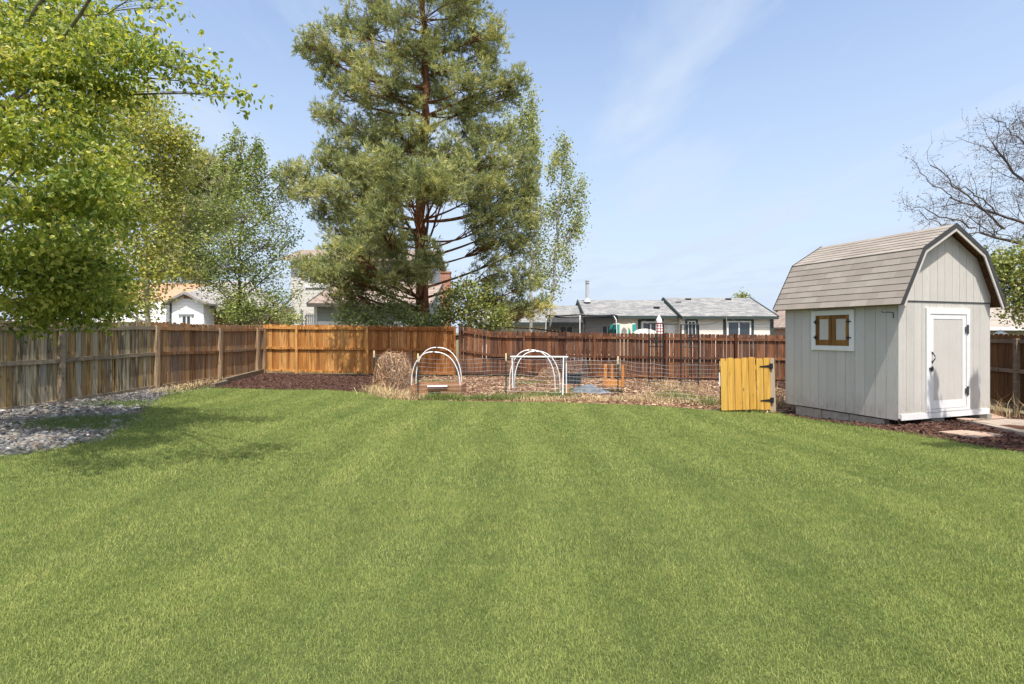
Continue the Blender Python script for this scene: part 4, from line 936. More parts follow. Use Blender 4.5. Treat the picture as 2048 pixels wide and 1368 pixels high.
def lefthouse():
    root = thing('white_house', 'white walled house with orange and grey roofs beyond the left fence', 'house', (-23, 38, -.2))
    wh = m_siding('white wall siding', (0.80, 0.80, 0.78), 0.2, .05); brn = m_siding('brown wall boards', (0.24, 0.15, 0.09), .2)
    ro = m_roof('orange roof shingles', [(0.2, (0.34, 0.20, 0.125)), (0.8, (0.47, 0.30, 0.20))], .2, .4); rg = m_roof('grey brown roof shingles', [(0.2, (0.20, 0.185, 0.175)), (0.8, (0.36, 0.33, 0.31))], .2, .4)
    X = lambda px, Y: (px - CX) / FPX * Y; Z = lambda py, Y: EYE - (py - HY) * Y / FPX
    m = MB(); m.box((X(200, 38), 36.6, -.6), (X(409, 36), 44, Z(603, 36))); m.build('wall', wh, root)
    m = MB(); m.box((X(410, 36), 36.9, -.6), (X(560, 36), 44, Z(612, 36))); m.build('side_wall', brn, root)
    a = [(X(150, 40), 37.5, Z(606, 37.5)), (X(345, 37.5), 37.5, Z(606, 37.5)), (X(425, 43), 43, Z(566, 43)), (X(150, 43), 43, Z(566, 43))]
    m = MB(); m.add(a + [(x, y, z - .2) for x, y, z in a], [[0, 1, 2, 3], [7, 6, 5, 4], [0, 4, 5, 1], [1, 5, 6, 2], [3, 2, 6, 7], [0, 3, 7, 4]], .5); m.build('orange_roof', ro, root)
    a = [(X(322, 36), 36.0, Z(612, 36)), (X(570, 36), 36.0, Z(614, 36)), (X(500, 42), 42, Z(562, 42)), (X(428, 42), 42, Z(562, 42))]
    m = MB(); m.add(a + [(x, y, z - .2) for x, y, z in a], [[0, 1, 2, 3], [7, 6, 5, 4], [0, 4, 5, 1], [1, 5, 6, 2], [3, 2, 6, 7], [0, 3, 7, 4]], .5); m.build('grey_roof', rg, root)
    Yp = 35.2; m = MB(); m.prism([(X(342, Yp), -.6), (X(407, Yp), -.6), (X(407, Yp), Z(605, Yp)), (X(374, Yp), Z(588, Yp)), (X(342, Yp), Z(605, Yp))], Matrix.Translation((0, Yp, 0)), 1.3); m.build('porch_wall', wh, root)
    m = MB()
    for s_ in (0, 1):
        e = [(X(374, Yp), Z(583, Yp)), (X(330 if s_ == 0 else 420, Yp), Z(607, Yp)), (X(330 if s_ == 0 else 420, Yp), Z(611, Yp)), (X(374, Yp), Z(588.5, Yp))]
        m.prism(e if s_ == 0 else e[::-1], Matrix.Translation((0, Yp - .35, 0)), 2.2)
    m.build('porch_roof', rg, root)
    trim(root, X(340, Yp), X(343.5, Yp), -.6, Z(606, Yp), Yp, M['green_trim'], 'corner_board', .05)
    trim(root, X(368, Yp), X(381, Yp), Z(597, Yp), Z(592, Yp), Yp, m_plain('brown vent', (.3, .15, .1)), 'gable_vent', .04)
    window(root, X(363, Yp), X(384, Yp), Z(652, Yp), Z(630, Yp), Yp, .1); trim(root, X(358, Yp), X(388, Yp), Z(631, Yp) + .01, Z(628, Yp), Yp, m_plain('grey lintel', (.3, .33, .34)), 'lintel', .09)
lefthouse()
def simple_house(name, label, x0, x1, y0, y1, ze, zr_, wallm, roofm, ridge='x'):
    root = thing(name, label, 'house', ((x0 + x1) / 2, (y0 + y1) / 2, -.4))
    m = MB(); m.box((x0 + .3, y0 + .4, -.8), (x1 - .3, y1 - .4, ze - .05)); m.build('wall', wallm, root)
    if ridge == 'x': gable(root, x0, x1, y0, (y0 + y1) / 2, ze, zr_, roofm, M['white_paint'] if 'pale' in label else M['green_trim'])
    else:
        xm = (x0 + x1) / 2; m = MB()
        for s_ in (0, 1):
            xe = x0 if s_ == 0 else x1
            V = [(xe, y0, ze), (xm, y0, zr_), (xm, y1, zr_), (xe, y1, ze)]; V = V if s_ else V[::-1]
            m.add(V + [(x, y, z - .15) for x, y, z in V], [[0, 1, 2, 3], [7, 6, 5, 4], [0, 4, 5, 1], [1, 5, 6, 2], [3, 2, 6, 7], [0, 3, 7, 4]], .5)
        m.build('roof', roofm, root)
        m = MB(); m.prism([(x0 + .3, ze - .06), (x1 - .3, ze - .06), (xm, zr_ - .2)], Matrix.Translation((0, y0 + .4, 0)), y1 - y0 - .8); m.build('gable_wall', wallm, root)
    return root
simple_house('brown_house', 'small brown house with a steep roof beside the grey ranch roof end', 24.0, 33, 46, 54, 2.0, 4.6, m_siding('brown siding', (.33, .20, .13)), roof_b, 'y')
simple_house('tan_house', 'pale roofed low house glimpsed to the right of the shed', 27.5, 42, 31.5, 39, 1.85, 3.35, m_siding('olive siding', (.28, .27, .18)), m_roof('weathered roof', [(0.2, (.22, .19, .16)), (.8, (.38, .33, .28))], .2, .4))

# low corrugated shed roof just over the fence
cs = thing('tin_roof_shed', 'low shed with a rusty orange metal roof behind the red brown fence', 'shed', (.7, 23.2, -.3))
m = MB(); m.box((-.8, 22.3, -.4), (2.2, 24.2, 1.5)); m.build('wall', M['fence_side'], cs)
t = NT('rusty roof sheet'); n = t.noise(t.obj((1, 1, 1)), 1.3, 5, .6); rust = t.done(t.ramp(n, [(.35, (.46, .36, .20)), (.5, (.50, .27, .13)), (.65, (.42, .14, .10))]), .6, .3)
m = MB(); xs2 = np.linspace(-1.0, 2.4, 70)
zt = np.interp(xs2, [-1.0, -.55, -.1, 1.0, 2.4], [1.60, 1.72, 1.76, 1.715, 1.54]) + .012 * np.sin(xs2 * 40)
V = np.array([(x, y, z) for y in (22.0, 24.5) for x, z in zip(xs2, zt)]); k = len(xs2); i = np.arange(k - 1)
m.add(V, np.stack([i, i + 1, i + k + 1, i + k], 1), .5); m.add(V - np.array([0, 0, .02]), np.stack([i + k, i + k + 1, i + 1, i], 1), .5); m.build('roof', rust, cs)

# trampoline with net
def trampoline():
    c = (3.45, 26.0); zg = hf(*c); Rr = 1.95; root = thing('trampoline', 'large round trampoline with black safety net on pale poles', 'trampoline', (*c, zg))
    ztop = EYE + 34 * 26 / FPX
    for k in range(6):
        a = k * math.pi / 3 + .35; x, y = c[0] + Rr * math.cos(a), c[1] + Rr * math.sin(a)
        m = MB(); m.tube([(x, y, zg), (x, y, zg + 1.6), (x - .03 * math.cos(a), y - .03 * math.sin(a), ztop - .25), (x - .2 * math.cos(a), y - .2 * math.sin(a), ztop)], .022, 6); m.build('pole', M['white_paint'], root)
    m = MB(); a = np.linspace(0, 2 * math.pi, 49)
    m.tube([(c[0] + 1.78 * math.cos(t_), c[1] + 1.78 * math.sin(t_), ztop - .06 * abs(math.sin(3 * (t_ - .35)))) for t_ in a], .035, 6); m.build('top_rim', M['black_metal'], root)
    m = MB(); m.lathe([(0, .8), (1.9, .8), (1.9, .86), (0, .86)], (*c, zg), 40); m.build('mat', M['black_metal'], root)
    t = NT('black safety net'); t.done((.012, .012, .014), .8, .1); tr = t.n('ShaderNodeBsdfTransparent'); ms = t.n('ShaderNodeMixShader'); ms.inputs[0].default_value = .5
    t.l(tr.outputs[0], ms.inputs[1]); t.l(t.b.outputs[0], ms.inputs[2]); t.l(ms.outputs[0], t.out.inputs[0])
    m = MB(); n = 48; V = [(c[0] + 1.76 * math.cos(x), c[1] + 1.76 * math.sin(x), z) for z in (zg + .9, ztop - .05) for x in np.arange(n) * 2 * math.pi / n]; i = np.arange(n); j = (i + 1) % n
    m.add(V, np.stack([i, j, j + n, i + n], 1), .5); m.build('safety_net', t.m, root)
trampoline()
# playhouse tower
def playhouse():
    Y0 = 25.0; x0, x1 = (1233 - CX) / FPX * Y0, (1271 - CX) / FPX * Y0; zt = EYE - (646 - HY) * Y0 / FPX; zg = hf(x0, Y0)
    root = thing('playhouse', 'cream and teal plastic play tower with arched opening', 'playhouse', ((x0 + x1) / 2, Y0 + .4, zg))
    w = x1 - x0; pts = [(0, zg), (.25, zg), (.25, zt - .55)] + [(w / 2 - .22 * math.cos(a), zt - .42 + .24 * math.sin(a)) for a in np.linspace(0.1, math.pi - .1, 12)] + [(w - .25, zt - .55), (w - .25, zg), (w, zg), (w, zt - .04), (w - .08, zt), (w * .75, zt - .05), (w * .25, zt - .05), (.08, zt), (0, zt - .04)]
    for dy in (0, .85):
        m = MB(); m.prism(pts, Matrix.Translation((x0, Y0 + dy, 0)), .08); m.build('arch_panel', M['cream_plastic'], root)
    for x in (x0 - .02, x1 - .14):
        for y in (Y0 - .04, Y0 + .82):
            m = MB(); m.box((x, y, zg), (x + .16, y + .15, zt - .06)); m.build('corner_post', M['teal'], root)
    for x in (x0 - .1, ):
        m = MB(); m.lathe([(0, zt - .5), (.16, zt - .5), (.2, zt - .3), (.12, zt - .08), (0, zt - .06)], (x, Y0 + .4, 0), 12); m.build('side_roll', M['teal'], root)
playhouse()
m = MB(); p = P(1290, 664, 25); m.lathe([(.0, 1.72), (.25, 1.70), (.5, 1.60), (.6, 1.5), (.6, -.3)], (p.x, p.y, 0), 20); tag(m.build('storage_dome', M['cream_plastic']), 'rounded cream cover showing just above the fence by the play tower', 'cover')
# closed striped umbrella
um = thing('patio_umbrella', 'closed patio umbrella with white top and red striped skirt', 'umbrella', (P(1318, 640, 27).x, 27, -.3))
c = P(1318, 640, 27); zt = EYE - (631 - HY) * 27 / FPX
m = MB(); m.lathe([(.025, -.3), (.025, zt + .05), (0, zt + .06)], (c.x, 27, 0), 8); m.build('pole', M['white_paint'], um)
m = MB(); m.lathe([(.03, zt), (.10, zt - .12), (.16, zt - .26), (.15, zt - .30)], (c.x, 27, 0), 10); m.build('canopy_top', M['white_paint'], um)
t = NT('red stripe fabric'); cc = t.n('ShaderNodeTexCoord'); sp = t.n('ShaderNodeSeparateXYZ'); t.l(cc.outputs['Object'], sp.inputs[0]); fr_ = t.math('FRACT', t.math('MULTIPLY', sp.outputs[2], 7.0)); fab = t.done(t.ramp(fr_, [(.5, (.60, .24, .24)), (.52, (.8, .78, .74))], 'CONSTANT'), .8, .2)
m = MB(); m.lathe([(.15, zt - .30), (.17, zt - .5), (.20, zt - .95), (.12, zt - 1.0)], (c.x, 27, 0), 10); m.build('canopy_skirt', fab, um)
# thin pole and string wire
m = MB(); p0, p1 = P(1453, 745, 19.2), P(1453, 634, 19.2); m.tube([tuple(p0), tuple(p1)], .012, 6); tag(m.build('thin_pole', M['post_pale']), 'thin pale pole standing in the garden below the ranch house eave', 'pole')
m = MB()
for (a, b, sag) in (((1366, 636, 31.5), (1453, 634.5, 19.25), .35), ((1453, 634.5, 19.25), (1552, 638, 33.6), .3), ((1285, 640, 33.5), (1366, 636, 31.5), .25)):
    A_, B_ = P(*a), P(*b); m.tube([tuple(A_.lerp(B_, u) - Vector((0, 0, sag * 4 * u * (1 - u)))) for u in np.linspace(0, 1, 16)], .010, 4)
tag(m.build('string_light_wire', M['black_metal']), 'drooping string light wire in front of the ranch house', 'wire')
# white posts, white chair, white lamp behind the fence
for (px, py, lab) in ((586, 617, 'white garden post with ball finial, left of its twin'), (603, 621, 'white garden post with ball finial beside the white chair')):
    c = P(px, py, 24); zg = hf(c.x, 24); r = thing('garden_post', lab, 'post', (c.x, 24, zg), 'white finial posts')
    m = MB(); m.box((c.x - .05, 23.95, zg), (c.x + .05, 24.05, c.z - .12)); m.build('shaft', M['white_paint'], r)
    m = MB(); m.lathe([(0.0, -.02), (.09, 0), (.09, .02), (.03, .03)] + [(.085 * math.sin(a), .11 - .085 * math.cos(a)) for a in np.linspace(.4, math.pi, 8)], (c.x, 24, c.z - .12), 12); m.build('finial', M['white_paint'], r)
c = P(612, 640, 24.2); zg = hf(c.x, 24.2); r = thing('garden_chair', 'white slatted outdoor chair by the finial post', 'chair', (c.x, 24.2, zg))
for x in (-.25, .22):
    for y in (0, .45): 
        m = MB(); m.box((c.x + x, 24.2 + y, zg), (c.x + x + .05, 24.25 + y, 1.75 if y == 0 else 2.3)); m.build('leg', M['white_paint'], r)
m = MB(); m.box((c.x - .27, 24.18, 1.751), (c.x + .29, 24.72, 1.80)); m.build('seat', M['white_paint'], r)
m = MB(); [m.box((c.x - .19 + k * .09, 24.66, 1.81), (c.x - .14 + k * .09, 24.69, 2.42)) for k in range(5)]; m.box((c.x - .24, 24.655, 2.3), (c.x + .26, 24.659, 2.36)); m.build('backrest', M['white_paint'], r)
c = P(2001, 668, 18); r = thing('yard_lamp', 'white domed lamp showing over the fence right of the shed', 'lamp', (c.x, 18, hf(c.x, 18)))
m = MB(); m.lathe([(.03, -.4), (.03, c.z - .02)], (c.x, 18, 0), 8); m.build('pole', M['grey_metal'], r)
m = MB(); m.lathe([(.19, -.02), (.17, .02), (.10, .07), (.03, .10), (.025, .15), (0, .155)], (c.x, 18, c.z), 16); m.build('shade', M['white_paint'], r)

# ------------------------------------------------------------------ plants and trees
def unit(v): return v / (np.linalg.norm(v, axis=-1, keepdims=True) + 1e-9)
def leaves(m, C, size, shape='rhomb', droop=0.3, upb=0.7, rnd=None, wr=0.6):
    n = len(C); d = rng.normal(0, 1, (n, 3)); d[:, 2] = d[:, 2] * 0.6 - droop; d = unit(d)
    nn = rng.normal(0, 1, (n, 3)); nn[:, 2] += upb * 2; s = unit(np.cross(d, nn)); nn = unit(np.cross(s, d))
    L = size[:, None]; rnd = rng.random(n) if rnd is None else rnd
    if shape == 'rhomb':
        V = np.stack([C, C + d * L * .45 + s * L * wr * .5, C + d * L, C + d * L * .45 - s * L * wr * .5], 1)
        F = np.arange(n)[:, None] * 4 + np.array([[0, 1, 2, 3]]); m.add(V.reshape(-1, 3), F, np.repeat(rnd, 4))
    else:
        f = nn * L * .10
        V = np.stack([C, C + d * L * .30 + s * L * wr * .55 + f, C + d * L * .68 + s * L * wr * .40 + f, C + d * L - nn * L * .12, C + d * L * .68 - s * L * wr * .40 + f, C + d * L * .30 - s * L * wr * .55 + f], 1)
        b = np.arange(n)[:, None] * 6; F = np.concatenate([b + np.array([[0, 1, 2, 3]]), b + np.array([[0, 3, 4, 5]])]); m.add(V.reshape(-1, 3), F, np.repeat(rnd, 6))
def tufts(m, C, ax, L, k, wid, rnd):
    """bundles of needles: k narrow blades fanning round the axis of each tuft"""
    n = len(C); C = np.repeat(C, k, 0); ax = np.repeat(ax, k, 0); L = np.repeat(L, k); rnd = np.clip(np.repeat(rnd, k) + rng.normal(0, .08, n * k), 0, 1)
    d = unit(ax + rng.normal(0, .62, (n * k, 3))); s = unit(np.cross(d, rng.normal(0, 1, (n * k, 3)))) * wid / 2
    st = C + ax * (rng.uniform(-.35, .25, n * k) * L)[:, None]; L = (L * rng.uniform(.7, 1.15, n * k))[:, None]
    V = np.stack([st - s * .6, st + s * .6, st + d * L * .6 + s, st + d * L, st + d * L * .6 - s], 1)[:, [0, 1, 2, 3, 4]]
    F = np.arange(n * k)[:, None] * 5 + np.array([[0, 1, 2, 3, 4]]); m.add(V.reshape(-1, 3), F, np.repeat(rnd, 5))
def bez(a, b, c, n=8):
    t = np.linspace(0, 1, n)[:, None]; a, b, c = map(np.array, (a, b, c)); return (1 - t) ** 2 * a + 2 * t * (1 - t) * b + t ** 2 * c
def tree(name, label, cat, trunk, r0, r1, lobes, leaf, leafmat, barkmat, twigmat=None, group=None, rise=0.55, limb=0.32, twig_r=0.012, twig_frac=1.0, rough=0.04, sag=-0.10):
    """trunk: list of 3D points; lobes: (centre, radii(3), clusters, leaves per cluster, cluster spread)"""
    T = np.array([tuple(p) for p in trunk], float); root = thing(name, label, cat, tuple(T[0]), group)
    tt = np.linspace(0, 1, len(T)); tn = np.linspace(0, 1, 4 * len(T)); TP = np.column_stack([np.interp(tn, tt, T[:, i]) for i in range(3)])
    TP[1:-1] += rng.normal(0, rough, (len(TP) - 2, 3)) * np.array([1, 1, .2]); rad = r0 + (r1 - r0) * tn ** .8; rad[0] *= 1.35; rad[1] *= 1.1
    tm = MB(); tm.tube(TP, rad, 10); cm = MB(); wm = MB()
    for (c, rr, ncl, npl, sp) in lobes:
        c = np.array(c, float); rr = np.array(rr, float)
        hd = np.linalg.norm((TP - c)[:, :2], axis=1); tz = c[2] - rise * hd
        k = int(np.argmin(np.abs(TP[:, 2] - tz) + 0.25 * hd)); k = max(1, min(len(TP) - 1, k)); p = TP[k]
        mid = (p + c) / 2 + np.array([0, 0, sag * np.linalg.norm(c - p)]) + rng.normal(0, .08 * np.linalg.norm(c - p), 3)
        B = bez(p, mid, c, 10); lr = min(rad[k] * .6, limb * (0.10 + .035 * np.linalg.norm(c - p)))
        tm.tube(B, np.linspace(lr, max(lr * .3, twig_r), 10), 6)
        u = unit(rng.normal(0, 1, (ncl, 3))) * (rng.random(ncl) ** .42)[:, None]; CC = c + u * rr
        for q in CC:
            if rng.random() > twig_frac: continue
            b = B[rng.integers(5, 10)]; w = bez(b, (b + q) / 2 + rng.normal(0, .12, 3) * np.linalg.norm(q - b), q, 5)
            wm.tube(w, np.linspace(twig_r * 1.5, twig_r * .5, 5), 3, cap=False)
        n = ncl * npl; ctr = np.repeat(CC, npl, 0); pos = ctr + rng.normal(0, 1, (n, 3)) * (np.array(sp) if np.ndim(sp) else sp)
        tone = np.clip(np.repeat(rng.normal(.5, .16, ncl), npl) + rng.normal(0, .17, n), 0, 1)
        leaf(cm, pos, ctr, tone, c, p)
    tm.build('trunk', barkmat, root, smooth=True)
    if wm.n: wm.build('twigs', twigmat or barkmat, root)
    cm.build('crown', leafmat, root)
    return root
def broad(size, shape='rhomb', droop=.3, upb=.6, wr=.62):
    return lambda m, pos, ctr, tone, c, p: leaves(m, pos, 1.35 * size * rng.uniform(.5, 1.3, len(pos)), shape, droop, upb, tone, wr)
def piney(L, k, wid, up=.55):
    def f(m, pos, ctr, tone, c, p):
        ax = unit(unit(pos - ctr) * .6 + np.array([0, 0, up]) + unit(ctr - p) * .3 + rng.normal(0, .3, pos.shape)); tufts(m, pos, ax, L * rng.uniform(.8, 1.2, len(pos)), k, wid, tone)
    return f
def LB(px, py, rx, ry, Y, ncl, npl, sp, dep=1.0):
    """a crown lobe: centre seen at px,py from the camera, at depth Y; real radii in metres"""
    return (tuple(P(px, py, Y)), (rx * Y / FPX, max(rx, ry) * Y / FPX * dep, ry * Y / FPX), ncl, npl, sp)
M['maple_leaf'] = m_leaf('maple leaves', [(0, (0.07, 0.115, 0.03)), (0.3, (0.175, 0.25, 0.05)), (0.6, (0.36, 0.415, 0.08)), (0.88, (0.58, 0.575, 0.14)), (1, (0.68, 0.63, 0.27))], 0.46)
M['aspen_leaf'] = m_leaf('aspen leaves', [(0, (0.17, 0.21, 0.06)), (0.5, (0.34, 0.375, 0.095)), (0.85, (0.53, 0.51, 0.14)), (1, (0.68, 0.54, 0.17))], 0.38)
M['poplar_leaf'] = m_leaf('poplar leaves', [(0, (.13, .17, .07)), (.5, (.29, .345, .14)), (.85, (.47, .49, .21)), (1, (.62, .55, .24))], .34)
M['crab_leaf'] = m_leaf('crab apple leaves', [(0, (0.085, 0.125, 0.038)), (0.5, (0.205, 0.27, 0.075)), (0.85, (0.37, 0.42, 0.13)), (1, (0.5, 0.46, 0.19))], 0.34)
M['shrub_leaf'] = m_leaf('lilac leaves', [(0, (0.122, 0.173, 0.064)), (0.5, (0.277, 0.336, 0.118)), (1, (0.552, 0.579, 0.23))], 0.28)
M['lime_leaf'] = m_leaf('lime shrub leaves', [(0, (0.085, 0.12, 0.034)), (0.5, (0.215, 0.255, 0.062)), (1, (0.44, 0.41, 0.13))], 0.28)
M['needle'] = m_leaf('pine needles', [(0, (0.1, 0.13, 0.073)), (0.4, (0.255, 0.292, 0.136)), (0.75, (0.427, 0.44, 0.181)), (1, (0.568, 0.536, 0.236))], 0.28, .6, .2, 0)
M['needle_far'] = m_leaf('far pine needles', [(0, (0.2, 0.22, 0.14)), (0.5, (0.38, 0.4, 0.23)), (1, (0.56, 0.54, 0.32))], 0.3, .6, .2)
M['pine_bark'] = m_bark('orange pine bark', (.05, .026, .016), (.19, .085, .045), (.33, .16, .085))
M['grey_bark'] = m_bark('grey bark', (.10, .09, .08), (.22, .20, .18), (.34, .31, .28))
M['pale_bark'] = m_bark('pale aspen bark', (.20, .18, .15), (.44, .41, .36), (.58, .55, .49), (5, 5, 5))
M['dark_bark'] = m_bark('dark bark', (.05, .042, .038), (.12, .10, .088), (.22, .185, .16))
M['twig_pale'] = m_bark('pale twigs', (.20, .17, .15), (.34, .30, .26), (.45, .40, .36))

# Scots pine behind the back fence
YP = 22.6
pt = [P(846, 676, YP), P(846, 610, YP), P(842, 520, YP), P(838, 440, YP), P(848, 300, YP), P(853, 180, YP), P(848, 60, YP), P(842, -60, YP), P(840, -150, YP)]
pt[0].z = hf(pt[0].x, YP) - .1
pl = []
for a in [ # px, py, rx, ry, dY, clusters
    (840, -120, 75, 60, 0, 22), (790, -50, 90, 60, .3, 26), (900, -40, 80, 55, -.5, 24), (745, 20, 65, 40, 0, 22), (850, 30, 100, 55, -1, 34), (945, 25, 55, 45, .4, 20), (700, 60, 55, 35, .2, 16), (990, 60, 26, 38, 0, 9),
    (640, 92, 42, 26, 0, 13), (612, 88, 18, 22, 0, 6), (790, 95, 90, 50, -1, 32), (900, 100, 90, 50, .6, 30), (960, 120, 50, 40, .3, 15), (705, 130, 60, 38, .6, 18), (655, 140, 40, 24, 0, 12),
    (1015, 160, 38, 26, 0, 13), (930, 165, 70, 36, -.8, 22), (770, 175, 85, 40, -1.2, 27), (690, 190, 55, 30, .4, 15), (1020, 190, 26, 22, .4, 8), (850, 150, 60, 40, 1.5, 18),
    (660, 225, 36, 20, 0, 11), (760, 235, 60, 30, .6, 15), (925, 225, 60, 26, .4, 16), (960, 265, 45, 26, 0, 14), (745, 285, 45, 26, 0, 13), (795, 262, 35, 25, -1, 11),
    (690, 318, 55, 26, 0, 17), (650, 330, 32, 18, 0, 9), (810, 300, 80, 36, .8, 24), (900, 310, 70, 36, -.8, 23), (985, 325, 60, 36, -.4, 21), (1035, 330, 38, 40, 0, 14), (740, 335, 60, 30, -1.5, 20),
    (592, 352, 36, 24, 0, 13), (635, 380, 52, 30, -.3, 18), (700, 390, 70, 36, -1.2, 26), (800, 365, 80, 36, -2.4, 30), (885, 370, 70, 36, -2, 24), (965, 380, 60, 34, -1, 20), (1045, 375, 36, 32, .2, 12),
    (665, 425, 50, 22, .2, 15), (740, 440, 60, 30, -1.4, 22), (700, 470, 50, 26, 0, 16), (775, 415, 40, 24, -2.2, 12), (990, 430, 55, 34, 0, 20), (1040, 440, 40, 40, .2, 16), (965, 445, 30, 24, -1.0, 9),
    (770, 490, 70, 34, -2.6, 28), (715, 530, 60, 32, -2, 23), (660, 540, 55, 26, -2, 18), (810, 545, 55, 30, -3, 21), (625, 535, 34, 20, -1.6, 9), (690, 580, 40, 24, -2, 11), (860, 515, 26, 30, -3.2, 9),
    (990, 490, 55, 34, .2, 19), (1045, 500, 36, 40, .4, 14), (1000, 545, 50, 36, .3, 18), (1050, 570, 36, 34, .5, 12), (975, 600, 45, 26, .8, 13), (1030, 625, 50, 26, .6, 17), (1075, 610, 30, 24, .6, 8),
    (830, 470, 24, 14, .8, 4), (750, 440, 60, 26, -4.6, 16), (815, 380, 60, 24, -4.8, 14), (710, 500, 50, 24, -4.4, 12), (890, 385, 40, 22, -4.6, 9), (850, 350, 50, 24, -5.0, 12), (780, 330, 50, 26, -4.8, 13), (905, 340, 45, 26, -3.8, 10), (845, 255, 40, 26, -1.5, 9), (700, 270, 40, 22, 0, 9), (715, 355, 50, 30, .8, 12), (930, 350, 50, 40, .8, 14), (1000, 275, 34, 30, .3, 9), (880, 205, 50, 30, 1, 11), (800, 205, 50, 28, .8, 11), (660, 300, 30, 16, 0, 6), (965, 215, 40, 26, 0, 9), (1010, 390, 50, 40, .6, 14), (725, 560, 50, 26, -.6, 13)]:
    pl.append(LB(a[0], a[1], a[2], a[3], YP + a[4], max(3, int(a[5] * 1.06)), 23, (.18, .18, .16), .95))
tree('pine_tree', 'tall bushy pine with orange trunk rising behind the golden fence', 'tree', pt, .33, .08, pl, piney(.20, 10, .021), M['needle'], M['pine_bark'], rise=.35, limb=.26, twig_r=.016)

# broad leaved tree leaning in from the left edge
YM = 8.3
mt = [(-8.9, YM, hf(-8.9, YM) - .1), (-8.8, YM, 1.4), (-8.5, YM - .1, 2.6), (-8.2, YM - .1, 4.0), (-8.0, YM - .2, 5.6), (-7.9, YM - .2, 7.2)]
ml = []
for (px, py, rx, ry, Y, n, k) in [(30, 15, 120, 60, 7.6, 20, 60), (150, 30, 100, 60, 7.7, 20, 60), (90, 85, 110, 60, 7.3, 20, 60), (210, 70, 80, 50, 7.6, 14, 60), (140, 150, 130, 60, 6.9, 24, 60), (40, 150, 90, 60, 6.8, 16, 60), (255, 105, 70, 56, 7.3, 15, 60), (310, 80, 22, 30, 7.5, 3, 34), (330, 12, 46, 24, 7.9, 6, 34), (385, 150, 52, 30, 7.3, 6, 50), (345, 135, 40, 34, 7.3, 6, 50), (455, 188, 30, 18, 7.3, 4, 26), (405, 118, 16, 16, 7.3, 3, 26), (425, 172, 22, 14, 7.3, 3, 24),
    (60, 225, 130, 60, 6.5, 22, 60), (170, 215, 80, 50, 6.8, 14, 60), (230, 170, 50, 40, 7.2, 8, 60), (110, 300, 130, 60, 6.3, 22, 60), (20, 320, 80, 50, 6.1, 12, 50), (150, 385, 75, 40, 6.1, 14, 60), (205, 365, 40, 34, 6.3, 7, 50), (50, 410, 110, 50, 6.0, 18, 60), (165, 462, 30, 18, 6.0, 4, 44),
    (190, 300, 60, 60, 8.6, 14, 70), (215, 420, 60, 70, 8.8, 18, 80), (120, 490, 120, 70, 7.9, 38, 80), (40, 540, 110, 80, 7.8, 36, 80), (120, 560, 110, 70, 8.3, 36, 80), (190, 540, 70, 60, 9.2, 22, 80), (60, 610, 110, 50, 8.4, 30, 70), (160, 615, 90, 50, 9.0, 24, 70), (220, 590, 50, 50, 9.6, 10, 70), (215, 640, 34, 22, 9.6, 4, 50), (70, 655, 46, 20, 8.8, 6, 40), (-90, 300, 110, 150, 7.6, 18, 50), (-160, 520, 120, 120, 7.5, 16, 50)]:
    ml.append(LB(px, py, rx, ry * .55, Y, max(2, int(n * .8)), int(k * 1.0), (.17, .17, .10), .8))
ml += [((-6.9, 6.2, 4.8), (1.0, .7, .3), 20, 60, .2), ((-8.0, 6.9, 4.7), (1.1, .8, .35), 22, 60, .2), ((-6.1, 7.1, 5.0), (.9, .6, .3), 16, 60, .2), ((-5.3, 6.7, 5.1), (.7, .5, .25), 10, 60, .18), ((-8.6, 8.4, 4.9), (1.0, .9, .4), 20, 60, .2), ((-3.2, 4.4, 5.1), (1.0, .3, .2), 13, 50, .15), ((-4.4, 4.0, 5.0), (1.1, .35, .2), 15, 50, .16), ((-5.6, 4.5, 5.0), (1.1, .35, .2), 15, 50, .16), ((-5.9, 3.3, 4.3), (1.0, .35, .2), 14, 50, .16), ((-5.0, 5.1, 5.3), (.9, .25, .2), 9, 50, .15), ((-2.9, 4.8, 5.5), (.6, .2, .15), 6, 50, .13), ((-9.5, 9.6, 4.2), (1.3, 1.1, .7), 26, 60, .22), ((-9.9, 8.0, 4.6), (1.3, 1.2, .8), 26, 60, .22), ((-9.3, 11.0, 3.9), (1.0, .9, .6), 20, 60, .22), ((-10.2, 6.3, 4.2), (1.3, 1.1, .8), 24, 60, .22), ((-8.3, 10.4, 4.4), (.9, .8, .6), 18, 60, .22)]
tree('broadleaf_tree', 'large leafy yellow green tree leaning in at the left edge of the yard', 'tree', mt, .17, .05, ml, broad(.058, 'fold', 1.0, .0, .58), M['maple_leaf'], M['grey_bark'], M['grey_bark'], rise=.06, limb=.10, twig_r=.005, sag=.10)

def quick(name, label, cat, px, Y, trunk_top, r0, lobes, leaf, mat, bark, twig=None, group=None, ptop=None, **kw):
    x = (px - CX) / FPX * Y; b = Vector((x, Y, hf(x, Y) - .1)); top = P(*trunk_top, Y); n = 5
    return tree(name, label, cat, [b.lerp(top, i / n) for i in range(n + 1)], r0, .02, lobes, leaf, mat, bark, twig, group, **kw)
